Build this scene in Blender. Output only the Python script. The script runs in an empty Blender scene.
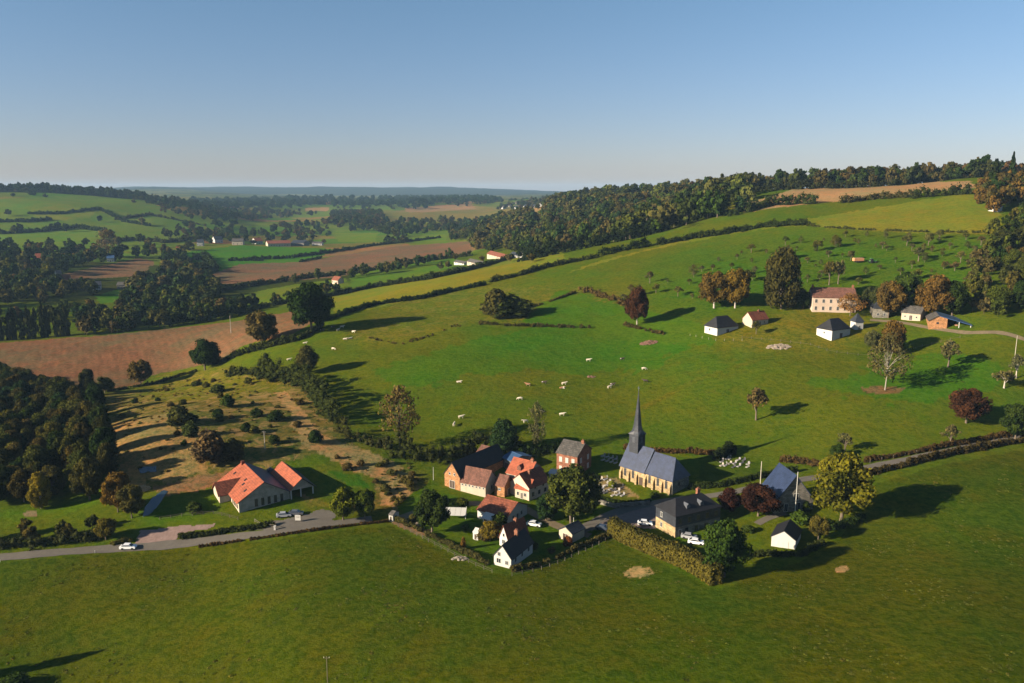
import bpy, bmesh, math, random
import numpy as np
R = math.radians
rng = np.random.default_rng(7)
random.seed(7)
SC = bpy.context.scene
COL = SC.collection

# ------------------------------------------------------------ camera, sky, sun
CAM_Z = 95.0
PITCH = math.atan(151.5 / 800.0)
FPX = 800.0
cam_d = bpy.data.cameras.new("camera")
cam = bpy.data.objects.new("camera", cam_d)
COL.objects.link(cam)
cam.location = (0, 0, CAM_Z)
cam.rotation_euler = (math.pi / 2 - PITCH, 0, 0)
cam_d.sensor_width = 36.0
cam_d.lens = 36.0 * FPX / 1024.0
cam_d.clip_start = 1.0
cam_d.clip_end = 60000.0
SC.camera = cam

SUN_EL = R(20.0)
sun_vec = (-0.93, -0.368)                       # horizontal direction towards the sun
SUN_AZ = math.atan2(sun_vec[0], sun_vec[1])     # clockwise from +y
world = bpy.data.worlds.new("World")
SC.world = world
world.use_nodes = True
wt = world.node_tree
wt.nodes.clear()
sky = wt.nodes.new("ShaderNodeTexSky")
sky.sky_type = 'NISHITA'
sky.sun_disc = False
sky.sun_elevation = SUN_EL
sky.sun_rotation = SUN_AZ
sky.altitude = 100
sky.air_density = 1.0
sky.dust_density = 0.45
sky.ozone_density = 1.6
hs = wt.nodes.new("ShaderNodeHueSaturation")
hs.inputs['Saturation'].default_value = 0.95
bg = wt.nodes.new("ShaderNodeBackground")
bg.inputs['Strength'].default_value = 0.052
wo = wt.nodes.new("ShaderNodeOutputWorld")
wt.links.new(sky.outputs[0], hs.inputs['Color'])
tint = wt.nodes.new("ShaderNodeMix")
tint.data_type = 'RGBA'
tint.blend_type = 'MULTIPLY'
tint.inputs[0].default_value = 1.0
wtc = wt.nodes.new("ShaderNodeTexCoord")
wsx = wt.nodes.new("ShaderNodeSeparateXYZ")
wt.links.new(wtc.outputs['Generated'], wsx.inputs[0])
wmr = wt.nodes.new("ShaderNodeMapRange")
wmr.inputs[1].default_value = 0.0
wmr.inputs[2].default_value = 0.28
wt.links.new(wsx.outputs[2], wmr.inputs[0])
air = wt.nodes.new("ShaderNodeMix")            # cleaner, bluer air high up, greyer near the skyline
air.data_type = 'RGBA'
air.inputs[6].default_value = (0.60, 0.585, 0.80, 1)
air.inputs[7].default_value = (0.55, 0.725, 0.82, 1)
wt.links.new(wmr.outputs[0], air.inputs[0])
wt.links.new(air.outputs[2], tint.inputs[7])
wt.links.new(hs.outputs[0], tint.inputs[6])
wt.links.new(tint.outputs[2], bg.inputs['Color'])
wt.links.new(bg.outputs[0], wo.inputs['Surface'])

sd = bpy.data.lights.new("sun", 'SUN')
sd.energy = 5.0
sd.angle = R(0.5)
sd.color = (1.0, 0.84, 0.63)
so = bpy.data.objects.new("sun", sd)
COL.objects.link(so)
so.location = (-200, -80, 300)
_v = (sun_vec[0] * math.cos(SUN_EL), sun_vec[1] * math.cos(SUN_EL), math.sin(SUN_EL))
from mathutils import Vector
so.rotation_euler = Vector(_v).to_track_quat('Z', 'Y').to_euler()

SC.render.engine = 'CYCLES'
SC.view_settings.view_transform = 'Standard'
SC.view_settings.look = 'None'
SC.view_settings.exposure = 1.5
SC.view_settings.gamma = 1.0
SC.view_settings.use_curve_mapping = False
SC.render.resolution_x = 1024
SC.render.resolution_y = 683
SC.cycles.max_bounces = 5
SC.cycles.transparent_max_bounces = 4
SC.cycles.volume_bounces = 0

# ------------------------------------------------------------ terrain
def tandep(py):
    return np.tan(PITCH + np.arctan((np.asarray(py, float) - 341.5) / FPX))

# profiles of the land: for a bearing (picture column) rows of (picture row, distance ahead in metres);
# ('z', D, z) gives a height directly where a ridge hides the ground
PROF = {
    0: [(683, 150), (583, 188), (540, 208), (480, 250), (400, 370), (372, 440), (345, 515), (320, 600), (290, 750),
        (265, 960), (245, 1200), (232, 1400), (215, 1600), (200, 1800), (195, 2000), ('z', 2700, 55), ('z', 9000, 40)],
    150: [(683, 145), (560, 200), (547, 205), (500, 228), (470, 245), (440, 262), (400, 335), (378, 430), (335, 530),
          (300, 720), (270, 960), (245, 1250), (225, 1550), (208, 1850), (198, 2100), ('z', 2900, 40), ('z', 9000, 122)],
    300: [(683, 138), (525, 212), (480, 240), (450, 258), (400, 315), (345, 400), (325, 440), (300, 660), (275, 880),
          (262, 1050), (250, 1250), (240, 1500), (225, 2000), (208, 2900), (198, 4200), ('z', 6500, 50), ('z', 8600, 122)],
    450: [(683, 134), (530, 210), (480, 245), (440, 275), (400, 310), (350, 370), (320, 430), (300, 495), (282, 560),
          (270, 760), (255, 1000), (245, 1250), (230, 1700), (215, 2300), (203, 3300), ('z', 6500, 50), ('z', 8600, 118)],
    600: [(683, 131), (540, 205), (500, 232), (470, 252), (440, 275), (400, 310), (350, 370), (310, 430), (280, 500),
          (262, 560), (248, 620), ('z', 760, 46), (225, 950), (208, 1200), (196, 1500), ('z', 2300, 70), ('z', 8600, 60)],
    750: [(683, 128), (540, 200), (500, 222), (470, 248), (440, 270), (400, 298), (350, 345), (320, 385), (290, 430),
          (260, 490), (245, 540), (226, 600), (214, 640), (201, 720), (190, 800), ('z', 1400, 90), ('z', 8600, 50)],
    900: [(683, 125), (540, 196), (500, 218), (460, 248), (430, 268), (400, 290), (350, 338), (320, 372), (300, 398),
          (270, 440), (240, 500), (220, 550), (202, 610), (193, 660), (184, 730), ('z', 1500, 98), ('z', 8600, 50)],
    1024: [(683, 123), (540, 192), (500, 213), (450, 252), (420, 275), (400, 288), (350, 325), (320, 350), (300, 372),
           (260, 430), (230, 490), (200, 560), (180, 640), (176, 740), ('z', 1500, 104), ('z', 8600, 50)],
}
PROF[-360] = PROF[0]
PROF[-1500] = PROF[0]
PROF[1384] = PROF[1024]
PROF[2600] = PROF[1024]

def pchip(x, y, xq):
    x = np.asarray(x, float); y = np.asarray(y, float)
    h = np.diff(x); d = np.diff(y) / h
    m = np.zeros_like(y)
    for i in range(1, len(x) - 1):
        if d[i - 1] * d[i] > 0:
            w1 = 2 * h[i] + h[i - 1]; w2 = h[i] + 2 * h[i - 1]
            m[i] = (w1 + w2) / (w1 / d[i - 1] + w2 / d[i])
    m[0] = d[0]; m[-1] = d[-1]
    xq = np.clip(xq, x[0], x[-1])
    k = np.clip(np.searchsorted(x, xq) - 1, 0, len(x) - 2)
    t = (xq - x[k]) / h[k]
    return ((1 + 2 * t) * (1 - t) ** 2 * y[k] + t * (1 - t) ** 2 * h[k] * m[k]
            + t * t * (3 - 2 * t) * y[k + 1] + t * t * (t - 1) * h[k] * m[k + 1])

S0, S1, NS = math.log(30.0), math.log(12000.0), 900
A0, A1, NA = -2.3, 2.3, 700
_s = np.linspace(S0, S1, NS)
_a = np.linspace(A0, A1, NA)
_cols = sorted(PROF)
_ca = np.array([(c - 512) / FPX for c in _cols])
_tab = []
for c in _cols:
    ds, zs = [], []
    for e in PROF[c]:
        if e[0] == 'z':
            ds.append(e[1]); zs.append(e[2])
        else:
            ds.append(e[1]); zs.append(CAM_Z - e[1] * float(tandep(e[0])))
    ds.insert(0, 30.0); zs.insert(0, zs[0] + 2.0)
    ds.append(12500.0); zs.append(zs[-1] - 10)
    _tab.append(pchip(np.log(ds), zs, _s))
_tab = np.array(_tab)                           # columns x NS
T = np.stack([pchip(_ca, _tab[:, j], _a) for j in range(NS)], axis=1)   # NA x NS
def _blur(arr, n, ax):
    k = np.ones(n) / n
    pad = [(0, 0), (0, 0)]; pad[ax] = (n // 2, n // 2)
    p = np.pad(arr, pad, mode='edge')
    return np.apply_along_axis(lambda v: np.convolve(v, k, 'valid'), ax, p)
for _ in range(2):
    T = _blur(T, 9, 0); T = _blur(T, 7, 1)
WAVES = []
_r = np.random.default_rng(3)
for wl, am in [(900, 1), (620, .8), (340, .45), (190, .3), (120, .25), (70, .16), (43, .11), (27, .07), (15, .045), (9, .03)]:
    for _ in range(3):
        th = _r.uniform(0, 2 * math.pi)
        WAVES.append((math.cos(th) * 2 * math.pi / wl, math.sin(th) * 2 * math.pi / wl, _r.uniform(0, 6.28), am, wl))
def H(x, y):
    x = np.asarray(x, float); y = np.asarray(y, float)
    yy = np.maximum(y, 30.0)
    a = np.clip(x / yy, A0, A1 - 1e-6); s = np.clip(np.log(yy), S0, S1 - 1e-6)
    fa = (a - A0) / (A1 - A0) * (NA - 1); fs = (s - S0) / (S1 - S0) * (NS - 1)
    ia = np.clip(fa.astype(int), 0, NA - 2); js = np.clip(fs.astype(int), 0, NS - 2)
    ta = fa - ia; ts = fs - js
    z = (T[ia, js] * (1 - ta) * (1 - ts) + T[ia + 1, js] * ta * (1 - ts)
         + T[ia, js + 1] * (1 - ta) * ts + T[ia + 1, js + 1] * ta * ts)
    far = np.clip((yy - 650) / 1500.0, 0, 1)
    n = 0
    for kx, ky, ph, am, wl in WAVES:
        amp = am * (far * 3.0 if wl > 300 else (0.25 + 0.75 * np.clip((yy - 150) / 300, 0, 1)))
        n = n + amp * np.sin(kx * x + ky * y + ph)
    return z + n

_D = np.exp(np.linspace(math.log(60), math.log(11000), 3000))
def ray(px, py):
    u = (px - 512.0) / FPX; v = (341.5 - py) / FPX
    yc = math.cos(PITCH) + v * math.sin(PITCH); zc = -math.sin(PITCH) + v * math.cos(PITCH)
    return u / yc, zc / yc
def gp(px, py):
    """picture point -> point on the land"""
    a, t = ray(px, py)
    f = CAM_Z + t * _D - H(a * _D, _D)
    k = np.nonzero(f < 0)[0]
    if len(k) == 0:
        k0 = int(np.argmin(f)); d = _D[k0]
    elif k[0] == 0:
        d = _D[0]
    else:
        i = k[0]; d = _D[i - 1] + (_D[i] - _D[i - 1]) * f[i - 1] / (f[i - 1] - f[i])
    return np.array([a * d, d, float(H(a * d, d))])
def proj(x, y, z):
    c, s = math.cos(PITCH), math.sin(PITCH)
    zz = z - CAM_Z
    depth = y * c - zz * s
    up = y * s + zz * c
    return 512 + FPX * x / depth, 341.5 - FPX * up / depth, depth
def mpp(p):
    """metres per picture pixel at a point"""
    return proj(*p)[2] / FPX
def gpoly(pts, step=12):
    out = []
    n = len(pts)
    for i in range(n):
        (x0, y0), (x1, y1) = pts[i], pts[(i + 1) % n]
        k = max(1, int(math.hypot(x1 - x0, y1 - y0) / step))
        for j in range(k):
            t = j / k
            out.append(gp(x0 + (x1 - x0) * t, y0 + (y1 - y0) * t)[:2])
    return np.array(out)
def gline(pts, step=6):
    out = []
    for i in range(len(pts) - 1):
        (x0, y0), (x1, y1) = pts[i], pts[i + 1]
        k = max(1, int(math.hypot(x1 - x0, y1 - y0) / step))
        for j in range(k):
            t = j / k
            out.append(gp(x0 + (x1 - x0) * t, y0 + (y1 - y0) * t)[:2])
    out.append(gp(*pts[-1])[:2])
    return np.array(out)
def inpoly(x, y, P):
    r = np.zeros(x.shape, bool)
    n = len(P)
    mn = P.min(0); mx = P.max(0)
    sel = np.nonzero((x >= mn[0]) & (x <= mx[0]) & (y >= mn[1]) & (y <= mx[1]))[0]
    if len(sel) == 0:
        return r
    xs = x[sel]; ys = y[sel]; q = np.zeros(len(sel), bool)
    for i in range(n):
        x0, y0 = P[i]; x1, y1 = P[(i + 1) % n]
        if y0 == y1: continue
        c = ((y0 > ys) != (y1 > ys)) & (xs < (x1 - x0) * (ys - y0) / (y1 - y0) + x0)
        q ^= c
    r[sel] = q
    return r
# ------------------------------------------------------------ material helpers
def new_mat(name):
    m = bpy.data.materials.new(name)
    m.use_nodes = True
    nt = m.node_tree
    nt.nodes.clear()
    out = nt.nodes.new("ShaderNodeOutputMaterial")
    return m, nt, out
def N(nt, typ, **kw):
    n = nt.nodes.new(typ)
    for k, v in kw.items():
        if hasattr(n, k): setattr(n, k, v)
        else: n.inputs[k].default_value = v
    return n
def noise(nt, vec, scale, detail=4, rough=.55, dist=0):
    n = nt.nodes.new("ShaderNodeTexNoise")
    n.inputs['Scale'].default_value = scale; n.inputs['Detail'].default_value = detail
    n.inputs['Roughness'].default_value = rough; n.inputs['Distortion'].default_value = dist
    nt.links.new(vec, n.inputs['Vector'])
    return n.outputs['Fac']
def maprange(nt, v, a, b, c, d):
    n = nt.nodes.new("ShaderNodeMapRange")
    n.inputs[1].default_value = a; n.inputs[2].default_value = b; n.inputs[3].default_value = c; n.inputs[4].default_value = d
    nt.links.new(v, n.inputs[0]); return n.outputs[0]
def mixc(nt, fac, a, b, mode='MIX'):
    n = nt.nodes.new("ShaderNodeMix"); n.data_type = 'RGBA'; n.blend_type = mode
    for s, v in ((n.inputs[0], fac), (n.inputs[6], a), (n.inputs[7], b)):
        if isinstance(v, (int, float)): s.default_value = v
        elif isinstance(v, tuple): s.default_value = (*v, 1) if len(v) == 3 else v
        else: nt.links.new(v, s)
    return n.outputs[2]
def mth(nt, op, a, b=0.0):
    n = nt.nodes.new("ShaderNodeMath"); n.operation = op
    for s, v in ((n.inputs[0], a), (n.inputs[1], b)):
        if isinstance(v, (int, float)): s.default_value = v
        else: nt.links.new(v, s)
    return n.outputs[0]
def bsdf(nt, out, col, rough=.9, bump=None, bs=.3, bd=.1, metal=0, spec=.3):
    p = nt.nodes.new("ShaderNodeBsdfPrincipled")
    p.inputs['Roughness'].default_value = rough; p.inputs['Metallic'].default_value = metal
    p.inputs['Specular IOR Level'].default_value = spec
    if isinstance(col, tuple): p.inputs['Base Color'].default_value = (*col, 1)
    else: nt.links.new(col, p.inputs['Base Color'])
    if bump is not None:
        b = nt.nodes.new("ShaderNodeBump"); b.inputs['Strength'].default_value = bs; b.inputs['Distance'].default_value = bd
        nt.links.new(bump, b.inputs['Height']); nt.links.new(b.outputs[0], p.inputs['Normal'])
    nt.links.new(p.outputs[0], out.inputs['Surface'])
    return p
def simple(name, rgb, rough=.8, var=.25, scale=2.0, bump=.2, metal=0, spec=.3, second=None, coarse=.25):
    rgb = tuple(v * .72 for v in rgb)
    m, nt, out = new_mat(name)
    tc = nt.nodes.new("ShaderNodeTexCoord").outputs['Object']
    a = noise(nt, tc, scale, 5, .6); b = noise(nt, tc, scale * coarse, 3)
    dark = tuple(c * (1 - var) for c in rgb); lite = tuple(min(1, c * (1 + var)) for c in rgb)
    c = mixc(nt, maprange(nt, a, .3, .7, 0, 1), dark, lite)
    c = mixc(nt, maprange(nt, b, .45, .68, 0, .7), c, second or tuple(x * (1 - var) for x in rgb))
    bsdf(nt, out, c, rough, a, bump, .05, metal, spec)
    return m

def mesh_np(name, verts, quads=None, tris=None, mats=(), matidx=None, attrs=None, smooth=False):
    me = bpy.data.meshes.new(name)
    verts = np.asarray(verts, np.float32)
    nq = 0 if quads is None else len(quads); ntr = 0 if tris is None else len(tris)
    me.vertices.add(len(verts)); me.vertices.foreach_set('co', verts.ravel())
    loops = []
    if nq: loops.append(np.asarray(quads, np.int32).ravel())
    if ntr: loops.append(np.asarray(tris, np.int32).ravel())
    loops = np.concatenate(loops)
    me.loops.add(len(loops)); me.loops.foreach_set('vertex_index', loops)
    me.polygons.add(nq + ntr)
    st = np.concatenate([np.arange(nq) * 4, nq * 4 + np.arange(ntr) * 3]).astype(np.int32)
    me.polygons.foreach_set('loop_start', st)
    for m in mats: me.materials.append(m)
    if matidx is not None: me.polygons.foreach_set('material_index', np.asarray(matidx, np.int32))
    if smooth: me.polygons.foreach_set('use_smooth', np.ones(nq + ntr, bool))
    if attrs:
        for k, (dom, typ, arr) in attrs.items():
            at = me.attributes.new(k, typ, dom)
            at.data.foreach_set('color' if 'COLOR' in typ else 'value', np.asarray(arr, np.float32).ravel())
    me.update(calc_edges=True)
    me.validate()
    return me
def link(name, me, parent=None, loc=(0, 0, 0), rz=0):
    o = bpy.data.objects.new(name, me); COL.objects.link(o)
    o.location = loc; o.rotation_euler = (0, 0, rz)
    if parent: o.parent = parent
    return o
def tag(o, label=None, cat=None, group=None, kind=None):
    if label: o['label'] = label
    if cat: o['category'] = cat
    if group: o['group'] = group
    if kind: o['kind'] = kind
    return o

# ------------------------------------------------------------ ground colours by field
PASTURE = (.105, .142, .020)
LUSH = (.078, .150, .018)
OLIVE = (.135, .135, .022)
DRY = (.20, .155, .045)
SAND = (.40, .27, .14)
SOIL = (.22, .135, .088)
WHEAT = (.36, .265, .16)
LIGHT = (.20, .205, .045)
FARG = (.13, .20, .05)
DARKG = (.035, .05, .015)
# (picture outline, colour, stripe amount, roughness of the growth, edge wander in metres)
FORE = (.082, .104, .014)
FIELDS = [
    # the near field below the road
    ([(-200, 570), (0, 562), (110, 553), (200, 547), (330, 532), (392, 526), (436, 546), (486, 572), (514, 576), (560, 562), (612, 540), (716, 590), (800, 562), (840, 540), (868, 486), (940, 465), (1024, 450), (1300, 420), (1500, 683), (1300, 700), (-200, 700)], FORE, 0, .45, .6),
    # wide valley
    ([(-400, 330), (0, 302), (230, 300), (330, 285), (480, 250), (560, 240), (700, 225), (690, 186), (500, 190), (180, 192), (-400, 196)], (.06, .075, .025), 0, .5, 10),
    ([(0, 199), (40, 196), (100, 196), (150, 203), (200, 222), (215, 238), (170, 246), (100, 250), (0, 252), (-200, 250), (-200, 210)], FARG, 0, .2, 6),
    ([(0, 232), (60, 226), (110, 230), (115, 248), (0, 248), (-200, 244)], (.14, .23, .06), 0, .1, 3),
    ([(28, 210), (60, 204), (98, 210), (90, 218), (40, 222)], (.17, .21, .05), 0, .1, 3),
    ([(180, 253), (240, 245), (335, 249), (310, 262), (225, 272), (200, 268)], (.07, .20, .035), .1, .1, 3),
    ([(330, 233), (378, 233), (375, 242), (340, 242)], (.15, .22, .04), 0, .1, 3),
    ([(410, 238), (446, 234), (448, 244), (420, 249)], (.13, .21, .04), 0, .1, 3),
    ([(375, 212), (470, 206), (545, 208), (545, 216), (470, 222), (380, 222)], (.21, .19, .08), .3, .2, 4),
    ([(405, 208), (470, 203), (480, 209), (410, 213)], (.30, .21, .12), 0, .2, 3),
    ([(500, 215), (545, 207), (565, 209), (540, 218), (505, 222)], (.30, .22, .12), 0, .2, 3),
    ([(305, 208), (330, 207), (328, 211), (306, 211)], (.4, .26, .14), 0, .2, 3),
    ([(205, 277), (240, 264), (300, 262), (390, 247), (470, 241), (472, 252), (420, 262), (330, 278), (240, 284), (200, 284)], (.20, .135, .095), .3, .3, 3),
    ([(62, 274), (140, 258), (155, 262), (140, 276), (66, 280)], (.22, .15, .10), .3, .3, 3),
    ([(95, 296), (122, 288), (126, 300), (100, 304)], (.08, .19, .03), 0, .1, 2),
    ([(215, 300), (290, 285), (345, 278), (350, 285), (290, 300), (225, 309)], (.14, .19, .04), .1, .2, 2),
    ([(350, 272), (450, 256), (470, 264), (400, 280), (350, 287)], (.11, .19, .035), .1, .2, 2),
    ([(330, 295), (410, 280), (500, 260), (560, 252), (565, 262), (500, 276), (420, 298), (335, 316)], LIGHT, .2, .1, 2),
    # ploughed field
    ([(-300, 352), (0, 343), (120, 334), (230, 322), (300, 310), (322, 318), (290, 336), (245, 345), (215, 362), (150, 376), (140, 384),
      (100, 392), (55, 386), (0, 370), (-300, 378)], SOIL, 1.0, .3, 1.5),
    # ridge fields on the right
    ([(596, 262), (700, 236), (800, 220), (960, 194), (992, 196), (1003, 206), (1000, 234), (930, 233), (870, 231), (810, 226), (760, 229), (700, 240), (640, 252), (560, 275)], LIGHT, .8, .15, 2),
    ([(733, 208), (790, 190), (860, 184), (970, 181), (975, 188), (880, 197), (800, 205), (745, 212)], WHEAT, .3, .2, 2),
    ([(700, 208), (730, 200), (740, 205), (720, 214), (700, 216)], LIGHT, 0, .2, 2),
    # orchard and farm
    ([(640, 262), (800, 232), (990, 238), (1000, 260), (960, 300), (880, 290), (790, 290), (690, 320), (640, 300)], (.085, .15, .022), 0, .6, 3),
    ([(705, 335), (745, 325), (800, 305), (850, 310), (880, 325), (870, 345), (800, 355), (740, 350)], (.175, .17, .035), 0, .6, 3),
    ([(390, 300), (480, 285), (560, 285), (640, 290), (640, 320), (560, 322), (470, 325), (380, 345), (330, 345)], (.15, .16, .028), 0, .7, 4),
    ([(470, 340), (560, 325), (700, 330), (680, 350), (640, 372), (480, 372), (400, 392), (370, 372)], (.07, .155, .018), 0, .3, 5),
    ([(560, 290), (700, 322), (720, 345), (600, 340), (520, 322)], (.08, .16, .02), 0, .3, 4),
    ([(800, 385), (960, 350), (1010, 370), (980, 400), (880, 402)], (.07, .155, .018), 0, .3, 5),
    # scrubland by the left wood
    ([(80, 398), (140, 388), (210, 368), (290, 372), (320, 395), (350, 440), (395, 462), (430, 480), (420, 512), (300, 505), (290, 470), (230, 478),
      (200, 484), (150, 492), (110, 486), (95, 440)], (.175, .150, .05), 0, 1, 2),
    ([(160, 372), (280, 372), (300, 390), (230, 398), (170, 402), (130, 398)], (.17, .17, .03), 0, .8, 2),
    ([(110, 425), (170, 412), (195, 430), (205, 470), (160, 482), (118, 478)], (.34, .235, .11), 0, .58, 2),
    ([(118, 470), (140, 466), (150, 490), (132, 494)], (.42, .27, .12), 0, .5, 1),
    ([(250, 470), (330, 452), (372, 475), (380, 500), (330, 508), (280, 480)], (.12, .145, .025), 0, .4, 1.5),
    ([(330, 470), (360, 476), (372, 488), (350, 488)], (.06, .14, .02), 0, .2, 1),
    ([(272, 392), (288, 390), (302, 408), (318, 432), (352, 446), (392, 460), (412, 480), (408, 512), (385, 505), (384, 482), (330, 462), (306, 444), (292, 420)], SAND, 0, .57, 2),
    ([(150, 487), (205, 474), (250, 470), (252, 477), (212, 486), (165, 497)], (.27, .17, .10), .2, .5, 1),
    ([(150, 500), (205, 482), (216, 492), (222, 512), (196, 524), (150, 528), (140, 524)], LUSH, 0, .2, 1),
    ([(0, 512), (40, 510), (90, 498), (100, 502), (60, 518), (0, 528), (-60, 528)], (.10, .16, .02), 0, .2, 1),
    ([(0, 408), (25, 404), (27, 416), (0, 420), (-40, 420)], (.09, .19, .03), 0, .2, 1),
    ([(22, 512), (36, 510), (38, 516), (24, 518)], (.3, .22, .16), 0, .2, .5),
    # village gardens
    ([(395, 505), (432, 480), (446, 488), (460, 500), (500, 505), (560, 510), (575, 540), (520, 565), (486, 566), (440, 545)], (.085, .15, .02), 0, .3, .8),
    ([(393, 518), (432, 530), (428, 536), (392, 524)], (.30, .20, .13), 0, .4, .8),
    ([(590, 474), (618, 478), (640, 498), (625, 505), (594, 500)], (.32, .25, .14), 0, .5, .6),
    ([(596, 492), (650, 500), (640, 508), (598, 505)], (.12, .13, .03), 0, .5, .6),
    ([(700, 460), (760, 462), (770, 478), (720, 488), (700, 480)], (.07, .11, .02), 0, .3, .8),
    ([(740, 500), (790, 512), (815, 540), (800, 556), (744, 552)], (.10, .14, .02), 0, .3, .8),
    # worn and bare patches
    ([(622, 572), (634, 566), (650, 568), (655, 574), (640, 578), (626, 577)], (.50, .34, .18), 0, .5, .5),
    ([(833, 567), (845, 565), (848, 570), (836, 572)], (.42, .32, .18), 0, .5, .6),
    ([(862, 388), (885, 386), (905, 388), (900, 393), (880, 395), (866, 392)], (.20, .13, .07), 0, .5, 1),
]
def worn_line(pts, w, col, rg=.5):
    c = gline(pts, 6); n = len(c)
    t = np.gradient(c, axis=0); t /= np.linalg.norm(t, axis=1)[:, None] + 1e-9
    nn = np.stack([-t[:, 1], t[:, 0]], 1) * w / 2
    return (np.concatenate([c + nn, (c - nn)[::-1]]), col, 0, rg, .5)

ua = np.concatenate([np.linspace(-2.2, -.82, 130, endpoint=False), np.arange(-.82, .82, .00155), np.linspace(.82, 2.2, 130)])
us = np.concatenate([np.log(np.linspace(34, 112, 60, endpoint=False)), np.arange(math.log(112), math.log(1100), .0052), np.arange(math.log(1100), math.log(11900), .0085)])
GA, GS = np.meshgrid(ua, us, indexing='ij')
GY = np.exp(GS).ravel(); GX = GA.ravel() * GY
GZ = H(GX, GY)
def wob(x, y, k):
    return (np.sin(x * .21 + k) * np.cos(y * .17 + k * 2) + .6 * np.sin(x * .53 + y * .31 + k) + .4 * np.sin(y * .9 - x * .7 + k * 3)) / 2
WX = wob(GX, GY, 1.0); WY = wob(GY, GX, 2.3)
GC = np.empty((len(GX), 4), np.float32); GC[:] = (*PASTURE, 1)
def cell_uv(x, y):
    wx = x + 60 * np.sin(y / 310.) + 25 * np.sin(y / 120. + x / 200.); wy = y + 70 * np.sin(x / 270.) + 20 * np.sin(x / 110.)
    return (wx * .86 + wy * .5) / 210., (-wx * .5 + wy * .86) / 150.
PATCH = np.array([(.12, .19, .045), (.09, .19, .035), (.16, .20, .05), (.13, .17, .05), (.24, .19, .07), (.27, .17, .09), (.11, .16, .04), (.10, .20, .04), (.20, .18, .06), (.15, .22, .06)])
GK = np.zeros((len(GX), 4), np.float32); GK[:, 3] = 1; GK[:, 1] = .35
_polys = [(gpoly(p), c, st, rg, ed) for p, c, st, rg, ed in FIELDS]
_polys += [worn_line([(480, 660), (560, 630), (640, 600)][::-1] if 0 else [(330, 640), (400, 608), (470, 584)], 3.5, (.098, .118, .015)),
           worn_line([(800, 600), (870, 635), (940, 668)], 3, (.105, .12, .016)),
           worn_line([(620, 420), (700, 378), (790, 350), (800, 352)], 3, (.13, .14, .022)),
           worn_line([(740, 372), (860, 360), (960, 345)], 2.5, (.12, .15, .022))]
def gridblur(A, n):
    B = A.reshape(len(ua), len(us), -1)
    for ax in (0, 1):
        k = n if ax == 0 else max(3, n // 2)
        cs = np.cumsum(np.concatenate([np.repeat(B.take([0], ax), k + 1, ax), B, np.repeat(B.take([-1], ax), k, ax)], ax), ax, dtype=np.float64)
        m_ = B.shape[ax]
        B = ((cs.take(range(2 * k + 1, 2 * k + 1 + m_), ax) - cs.take(range(0, m_), ax)) / (2 * k + 1)).astype(np.float32)
    return B.reshape(A.shape)
_soft = [q for q in _polys if q[1] in (LUSH, OLIVE) or q[3] >= .59]
_polys = [q for q in _polys if not any(q is k for k in _soft)]
for P, c, st, rg, ed in _soft:
    msk = inpoly(GX + WX * ed, GY + WY * ed * 1.4, P)
    GC[msk, :3] = c; GK[msk, 0] = st; GK[msk, 1] = rg
GC = gridblur(gridblur(GC, 7), 7); GK = gridblur(GK, 7)
def _base():
    u_, v_ = cell_uv(GX, GY)
    h_ = (np.floor(u_) * 7.13 + np.floor(v_) * 3.71); h_ = (np.abs(np.sin(h_ * 12.9898)) * 43758.5453) % 1
    m_ = GY > 1000
    GC[m_, :3] = PATCH[(h_[m_] * 9.99).astype(int)]
    m_ = (GY > 3600) & (GY < 6500); GC[m_, :3] = np.array([(.10, .12, .06), (.06, .07, .035), (.16, .16, .09)])[(h_[m_] * 2.99).astype(int)]  # haze of the far plain put into these greyer field colours
    m_ = GY > 6500; GC[m_, :3] = (.035, .045, .025)
_first = [True]
for P, c, st, rg, ed in _polys:
    if _first[0] and c == (.06, .075, .025):
        msk = inpoly(GX + WX * ed, GY + WY * ed * 1.4, P) & (GY < 1100); GC[msk, :3] = c; GK[msk, 1] = rg
        _base(); _first[0] = False; continue
    msk = inpoly(GX + WX * ed, GY + WY * ed * 1.4, P)
    GC[msk, :3] = c; GK[msk, 0] = st; GK[msk, 1] = rg
_bare = np.clip((GC[:, 0] / GC[:, 1] - 1.02) / .2, 0, 1)[:, None]      # earth and stubble keep their reddish tone, grass is yellow-green
GC[:, :3] *= np.array([.54, .56, .24], np.float32) * (1 - _bare) + np.array([.60, .55, .44], np.float32) * _bare
na, ns = len(ua), len(us)
idx = np.arange(na * ns).reshape(na, ns)
Q = np.stack([idx[:-1, :-1], idx[1:, :-1], idx[1:, 1:], idx[:-1, 1:]], -1).reshape(-1, 4)

m_ground, nt, out = new_mat("ground")
geo = nt.nodes.new("ShaderNodeTexCoord").outputs['Object']
ac = N(nt, "ShaderNodeAttribute"); ac.attribute_name = "field"
ak = N(nt, "ShaderNodeAttribute"); ak.attribute_name = "growth"
sp = nt.nodes.new("ShaderNodeSeparateColor"); nt.links.new(ak.outputs['Color'], sp.inputs[0])
stripe_k, rough_k = sp.outputs[0], sp.outputs[1]
n60 = noise(nt, geo, .018, 4, .6); n12 = noise(nt, geo, .09, 5, .65); n3 = noise(nt, geo, .45, 5, .65); n1 = noise(nt, geo, 2.2, 4, .7)
c = ac.outputs['Color']
warm = mixc(nt, 1.0, c, (1.45, 1.02, .95), 'MULTIPLY')
cool = mixc(nt, 1.0, c, (.72, 1.06, 1.0), 'MULTIPLY')
c1 = mixc(nt, maprange(nt, n60, .38, .62, 0, 1), cool, warm)
c1 = mixc(nt, .55, c, c1)
brn = mixc(nt, 1.0, c, (1.38, .98, .9), 'MULTIPLY')
c1 = mixc(nt, maprange(nt, n12, .48, .66, 0, .7), c1, brn)
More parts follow.
